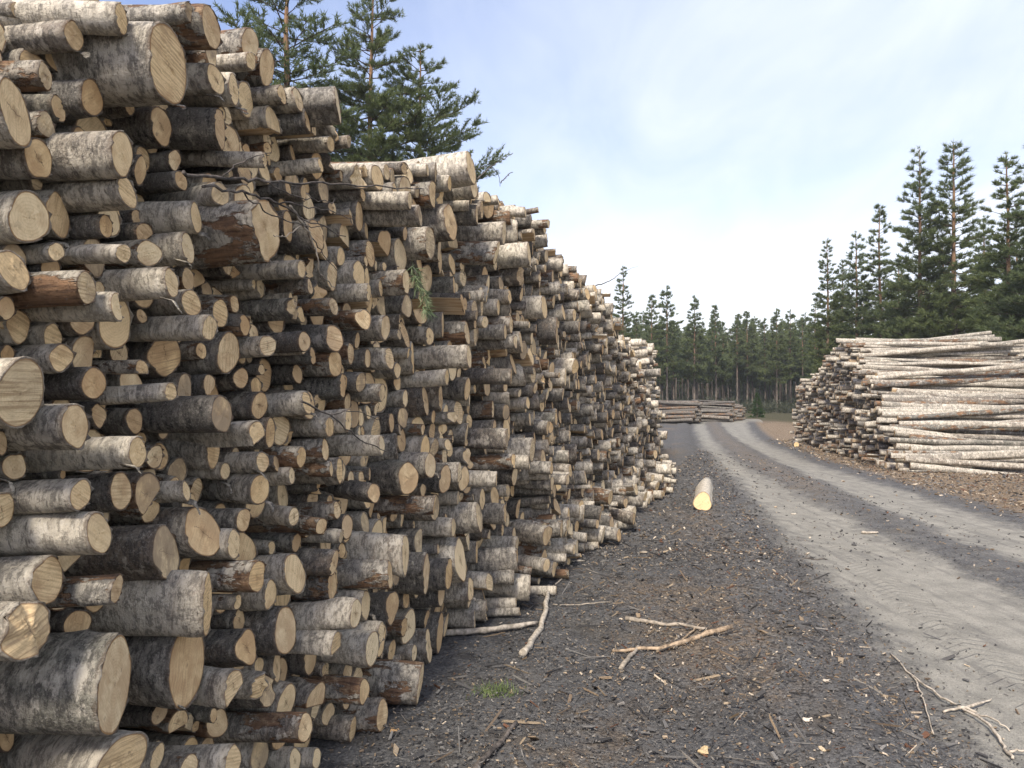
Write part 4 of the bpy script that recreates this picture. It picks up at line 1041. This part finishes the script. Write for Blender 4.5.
def make_tree(seed, H, base, cr, shape, whorl, nb, twigs, nblade, ln, bw, tr=.13, droop=.0, mat=None, lean=0.0, seg=5, spread=.55, open_=0.0):
    rg = np.random.default_rng(seed)
    zz = np.linspace(0, H, 18)
    bend = np.cumsum(rg.normal(0, .015, (18, 2)), 0) * H / 12
    bend[:, 0] += lean * (zz / H) ** 1.5
    cx = lambda z: np.array([np.interp(z, zz, bend[:, 0]), np.interp(z, zz, bend[:, 1]), z])
    trad = tr * (1 - zz / H) ** .75 + .012; trad[0] *= 1.35
    tv, tq, tt = tube(np.stack([bend[:, 0], bend[:, 1], zz], 1), trad, 9)
    stubs = [(tv, tq, tt)]
    for _ in range(int(9 * base)):      # dead stubs under the crown
        z = rg.uniform(.5 * base, base) * H; a = rg.random() * 6.28; l = rg.uniform(.25, .9)
        c = cx(z); e = c + np.array([math.cos(a) * l, math.sin(a) * l, rg.uniform(-.25, .15) * l])
        stubs.append(tube([c, (c + e) / 2 + rg.normal(0, .03, 3), e], [.016, .011, .004], 4))
    TV, TQ, TT = join(stubs)
    br = []; TP = []; TD = []
    z = base * H
    while z < H - .12:
        t = (z - base * H) / (H * (1 - base))
        ln_b = cr * shape(t)
        k = max(3, int(round(nb * (1 - .4 * t))))
        a0 = rg.random() * 6.28
        for b in range(k):
            if rg.random() < open_: continue
            a = a0 + 6.283 * b / k + rg.normal(0, .28)
            l = ln_b * rg.uniform(.45, 1.25) + .12
            up = (.04 + .55 * t ** 1.4) + rg.normal(0, .10) - droop * (1 - t)
            c = cx(min(z + rg.normal(0, .15), H - .1))
            q = np.linspace(0, 1, seg + 1)
            hor = np.stack([np.cos(a) * q * l, np.sin(a) * q * l, l * (up * q + .22 * q ** 2 * (1 - t) - .10 * q)], 1)
            hor[:, :2] += (rg.normal(0, .05, (seg + 1, 2)) * q[:, None]) * l
            pts = c + hor
            br.append(tube(pts, np.linspace(.012 + .010 * l, .004, seg + 1), 4))
            nt = max(2, int(twigs * l))
            dirb = pts[-1] - pts[0]; dirb /= np.linalg.norm(dirb)
            side = np.array([-dirb[1], dirb[0], 0])
            for u in rg.uniform(.28, 1.0, nt):
                pb = np.array([np.interp(u, q, pts[:, i]) for i in range(3)])
                sd = side * rg.choice([-1, 1]) * rg.uniform(.35, 1.1) + dirb * rg.uniform(.4, 1) + np.array([0, 0, rg.uniform(.05, .55)])
                sd /= np.linalg.norm(sd); tl = rg.uniform(.2, .55) * l * (1.05 - .6 * u)
                pe = pb + sd * tl
                if tl > .18: br.append(tube([pb, (pb + pe) / 2, pe], [.007, .005, .003], 3))
                for w in (.2, .4, .6, .8, 1.0) if tl > .3 else (.5, 1.0):
                    TP.append(pb + sd * tl * w); TD.append(sd * .8 + np.array([0, 0, .35]))
            TP.append(pts[-1]); TD.append(dirb + np.array([0, 0, .4]))
        z += whorl * rg.uniform(.6, 1.4)
    for q in np.linspace(0, .6, 4):
        TP.append(cx(H - q)); TD.append(np.array([0, 0, 1.0]))
    V, T, rn = blades(rg, np.array(TP), np.array(TD), nblade, ln, bw, spread)
    BV, BQ, BT = join(br)
    o = len(V)
    crown = mk_mesh('crown', np.concatenate([V, BV]), BQ + o, np.concatenate([T, BT + o]), [mat or M_PINE, M_TWIG],
                    qmat=np.ones(len(BQ), int), tmat=np.concatenate([np.zeros(len(T), int), np.ones(len(BT), int)]),
                    attrs={'nrnd': np.concatenate([rn, np.zeros(len(BV))])}, smooth=False)
    trunk = mk_mesh('trunk', TV, TQ, TT, [M_TRUNK])
    return trunk, crown
def plant(meshes, name, x, y, scale, rz, label, cat, group=None, sx=None):
    e = bpy.data.objects.new(name, None); COL.objects.link(e); e.empty_display_size = .3
    e.location = (x, y, gz(x, y) - .08); e.rotation_euler = (0, 0, rz); s = sx or scale; e.scale = (s, s, scale)
    link('trunk', meshes[0], e); link('crown', meshes[1], e)
    return tag(e, label, cat, group)

cone = lambda t: (1 - t) ** .75 * (.55 + .9 * min(t * 3.2, 1) * .5)
def pinecone(t): return min(1, .55 + 2.2 * t) * (1 - t) ** .8 + .04
def spruce(t): return (1 - t) ** .95 + .03
NEAR = [make_tree(11, 15, .26, 3.1, pinecone, .36, 6, 10, 10, .16, .026, .16, open_=.16),
        make_tree(12, 17, .42, 2.5, pinecone, .34, 7, 11, 10, .16, .026, .17, open_=.14),
        make_tree(13, 15, .50, 3.3, pinecone, .33, 7, 11, 11, .16, .026, .15, open_=.16)]
MID = [make_tree(21 + k, 14, (.20, .26, .14, .34, .2)[k], (1.8, 1.5, 1.9, 1.45, 1.75)[k], pinecone, .36, 7, 7.5, 12, .23, .034, .14, open_=(.05, .15, .0, .2, .08)[k]) for k in range(5)]
FAR = [make_tree(41 + k, 13, (.36, .45, .30, .42, .34, .5)[k], (1.7, 1.4, 1.8, 1.5, 1.6, 1.3)[k], (pinecone, pinecone, spruce, pinecone, spruce, pinecone)[k], .42, 7, 5.0, 8, .36, .075, .12, open_=.05, seg=3) for k in range(6)]
SPR = make_tree(61, 4, .04, 1.0, spruce, .22, 8, 7, 8, .2, .05, .06, droop=.12, mat=M_SPRUCE, seg=3)
def tree_at(px, ytop, dist, meshes, H, label, cat='pine tree', group=None, rz=None, wide=1.0, name='pine_tree'):
    h = CAMH + (HZ - ytop) / F * dist
    x = (px - 512) / F * dist
    sc = h / H
    return plant(meshes, name, x, dist, sc, rng.random() * 6.28 if rz is None else rz, label, cat, group, sc * wide)
G_BEH = 'pines standing behind the tall stack'
tree_at(283, -62, 24, NEAR[0], 15, 'tall open-crowned pine behind the stack, widest of the three there', group=G_BEH, rz=.4, wide=1.25)
tree_at(371, -40, 26, NEAR[1], 17, 'straight pine with orange upper trunk, middle one above the stack', group=G_BEH, rz=1.9, wide=.95)
tree_at(424, 43, 27, NEAR[2], 15, 'shorter bushy pine at the right of the three above the stack', group=G_BEH, rz=2.7, wide=1.05)
tree_at(15, -30, 13, NEAR[0], 15, 'pine whose low green sprays show over the highest top left logs', group=G_BEH, rz=4.0)
tree_at(622, 266, 58, MID[1], 14, 'lone thin pine rising just past the far end of the tall stack', rz=1.0)
G_R = 'pines behind the stack across the road'
for px, yt, d, m, lab, w in (
    (828, 238, 50, 1, 'first slim pine at the outer edge of the wood across the road', 1.0),
    (857, 230, 49, 2, 'bushy pine just right of the first slim one at the wood edge', 1.0),
    (881, 204, 47, 3, 'sparse bare-stemmed pine with airy crown beside the taller pair', 1.0),
    (922, 145, 42, 2, 'tall narrow-topped pine, left of the tallest pair across the road', .95),
    (954, 141, 41, 0, 'tallest pine across the road, with broad ragged top', 1.15),
    (1010, 150, 33, 4, 'pine at the picture edge reaching over the stack across the road', 1.1),
    (985, 215, 46, 0, 'lower pine filling the gap right of the tallest pair', 1.0),
    (900, 262, 55, 4, 'low dark pine deep behind the sparse bare-stemmed one', 1.0),
    (1050, 120, 30, 2, 'pine half cut off by the right edge with a spray reaching in', 1.2),
    (842, 262, 60, 0, 'short pine deep between the two outer pines across the road', 1.0),
    (945, 235, 52, 1, 'pine with pale stem showing between the tallest pair', 1.0),
    (1018, 205, 47, 3, 'pine deep behind the edge pines above the stack', 1.0)):
    tree_at(px, yt, d, MID[m], 14, lab, group=G_R, wide=w)
G_F = 'pines of the far tree line'
for px, yt, d, m, lab in (
    (637, 312, 80, 2, 'small pine just right of the lone thin one at the far line'),
    (652, 296, 78, 4, 'dense pine at the left of the far tree line'),
    (667, 286, 80, 3, 'thin spiky pine, highest at the left of the far line'),
    (694, 296, 82, 2, 'dark cone-shaped pine, fullest of the far line'),
    (716, 306, 83, 4, 'second cone-shaped pine beside the fullest one'),
    (737, 318, 88, 5, 'slight pine rising above the small far stack end'),
    (747, 312, 90, 0, 'pine with narrow top over the little spruce'),
    (777, 309, 86, 2, 'full pine of the far line at the middle of the road gap'),
    (791, 310, 88, 3, 'narrow pine beside the full one, toward the stack across the road'),
    (803, 318, 90, 5, 'thin pine just before the stack across the road')):
    tree_at(px, yt, d, FAR[m], 13, lab, group=G_F)
sp = ground_px(757, 412.5)
tree_at(757, 392, 62, SPR, 4, 'small bright green spruce at the end of the road', 'spruce tree', name='spruce_tree', rz=.5)
k = 0
LAB_F = 'slender bare-stemmed pine among many alike deep in the far wood'
for row, (d, step) in enumerate(((92, 11), (99, 10), (108, 9.5), (118, 9), (130, 9))):
    px = 598 + rng.uniform(0, 8)
    while px < 840:
        dd = d + rng.normal(0, 2.5)
        tree_at(px, rng.normal(328, 7) + 0.15 * row, dd, FAR[int(rng.integers(6))], 13, LAB_F, group='pines deep in the far wood', wide=rng.uniform(.9, 1.2)); k += 1
        px += step * rng.uniform(.7, 1.5)
LOWF = [make_tree(71 + q, 11, (.06, .1)[q], (1.9, 1.6)[q], spruce, .5, 7, 4.0, 7, .45, .12, .11, open_=.05, seg=3) for q in range(2)]
for row, (d, step) in enumerate(((140, 12), (150, 11))):
    px = 600 + rng.uniform(0, 8)
    while px < 850:
        tree_at(px, rng.normal(346, 6), d + rng.normal(0, 2), LOWF[int(rng.integers(2))], 11, 'low-crowned young conifer closing the view behind the far pines', 'conifer', 'young conifers at the very back', wide=1.1, name='young_conifer')
        px += step * rng.uniform(.7, 1.4)
LAB_R = 'dark pine among many alike deep in the wood across the road'
for row, (d, step) in enumerate(((60, 24), (70, 22), (82, 20))):
    px = 812 + rng.uniform(0, 15)
    while px < 1120:
        tree_at(px, rng.normal(284, 12) + max(0, 880 - px) * .55 + 4 * row, d + rng.normal(0, 2), (MID + FAR)[int(rng.integers(11))], 13.5, LAB_R, group='pines deep in the wood across the road', wide=1.1); k += 1
        px += step * rng.uniform(.7, 1.4)
print('wood trees', k)

rgu = np.random.default_rng(77)
n_ = 5200
y_ = rgu.uniform(72, 150, n_); x_ = rgu.uniform(-.15, .95, n_) * y_ + rgu.normal(0, 3, n_)
kp = (fbm(x_ * .16, y_ * .16) > .34) & ~((x_ > 14) & (x_ < 34) & (y_ < 74)); x_, y_ = x_[kp], y_[kp]
hh = .5 + 2.6 * np.clip(fbm(x_ * .3 + 40, y_ * .3) - .2, 0, 1) * rgu.random(len(x_)) + (y_ > 105) * 4.2 * rgu.random(len(x_))
PU, DU = [], []
for q in (.12, .35, .6, .85, 1.0):
    PU.append(np.stack([x_ + rgu.normal(0, .35, len(x_)), y_ + rgu.normal(0, .35, len(x_)), hh * q], 1)); DU.append(rgu.normal(0, .6, (len(x_), 3)) + [0, 0, .6])
V, T, rn = blades(rgu, np.concatenate(PU), np.concatenate(DU), 7, .5, .11, .7)
M_UND = needle_material('undergrowth_leaves', (.045, .05, .035), (.11, .115, .075), (.08, .09, .07))
ug = link('undergrowth', mk_mesh('undergrowth', V, None, T, [M_UND], attrs={'nrnd': rn}, smooth=False))
tag(ug, 'grey-green scrub and young growth under the far pines', 'undergrowth', None, 'stuff')

hv = np.array([[x, y, z] for z in (-1.5, 22.0) for y in (-12, 185) for x in (-70, 125)], float)
hq = np.array([[0, 2, 3, 1], [4, 5, 7, 6], [0, 1, 5, 4], [2, 6, 7, 3], [0, 4, 6, 2], [1, 3, 7, 5]])
g = NT('haze_air'); pv = g.n('ShaderNodeVolumePrincipled'); pv.inputs['Color'].default_value = (.85, .90, .95, 1); pv.inputs['Density'].default_value = .0006; pv.inputs['Anisotropy'].default_value = .2
ov = g.n('ShaderNodeOutputMaterial'); g.t.links.new(pv.outputs[0], ov.inputs['Volume'])
hz_ = link('haze', mk_mesh('haze', hv, hq, mats=[g.m], smooth=False)); tag(hz_, 'thin pale daylight haze over the clearing', 'haze', None, 'stuff')
# ------------------------------------------------------------------ sky, sun
SUN_EL, SUN_AZ = R(48), R(199)         # behind the camera, a little to the left, through thin cloud
w = NT('World', world=True); S.world = w.m
sky = w.n('ShaderNodeTexSky', sky_type='NISHITA'); sky.sun_disc = False; sky.sun_elevation = SUN_EL; sky.sun_rotation = SUN_AZ
sky.air_density = 1.0; sky.dust_density = 1.0; sky.ozone_density = 1.5
D = w.n('ShaderNodeTexCoord').outputs['Generated']
dx, dy, dz = w.sep(D)
zc = w.math('ADD', w.math('MAXIMUM', dz, 0), .22)
pl = w.comb(w.math('DIVIDE', dx, zc), w.math('DIVIDE', dy, zc), 0)
n1 = w.noise(w.vmul(w.vadd(pl, (1.3, 4.2, 0)), (.9, .55, 1)), 1.1, 5, .55, .6)
n2 = w.noise(w.vmul(w.vadd(pl, (5.3, 1.2, 0)), (1.2, .5, 1)), 2.6, 5, .6, .8)
bank = w.ramp(w.math('ADD', w.math('MULTIPLY', dx, 1.0), w.math('MULTIPLY', dz, -.9)), -.70, .25)
cf = w.math('ADD', w.math('MULTIPLY', w.math('SUBTRACT', n1, .5), 1.1), w.math('MULTIPLY', w.math('SUBTRACT', n2, .5), .5))
cf = w.math('ADD', cf, w.math('ADD', w.math('MULTIPLY', bank, .8), .12), clamp=True)
cf = w.math('MAXIMUM', cf, w.ramp(dz, .22, .0))
cloud = w.mix(n2, (3.2, 3.6, 4.35), (4.4, 4.6, 5.0))
cloud = w.mix(w.ramp(dz, .30, .04), cloud, (5.5, 5.6, 5.85))
skyc = w.mix(w.math('MULTIPLY', cf, .95), w.vmul(sky.outputs[0], (1.12, .97, 1.0)), cloud)
bg = w.n('ShaderNodeBackground'); w.put(bg.inputs[0], skyc); bg.inputs[1].default_value = .11
wo = w.n('ShaderNodeOutputWorld'); w.t.links.new(bg.outputs[0], wo.inputs[0])
sun = bpy.data.lights.new('sun', 'SUN'); so = bpy.data.objects.new('sun', sun); COL.objects.link(so)
sun.energy = 2.8; sun.angle = R(13); sun.color = (1.0, .92, .79)
sd = Vector((math.sin(SUN_AZ) * math.cos(SUN_EL), math.cos(SUN_AZ) * math.cos(SUN_EL), math.sin(SUN_EL)))
so.rotation_euler = sd.to_track_quat('Z', 'Y').to_euler(); so.location = (0, -5, 12)

S.view_settings.view_transform = 'Standard'; S.view_settings.look = 'None'; S.view_settings.exposure = 1.25; S.view_settings.gamma = 1
S.render.engine = 'CYCLES'
S.cycles.use_denoising = True
S.cycles.max_bounces = 6; S.cycles.diffuse_bounces = 3; S.cycles.glossy_bounces = 2; S.cycles.transmission_bounces = 2; S.cycles.transparent_max_bounces = 4
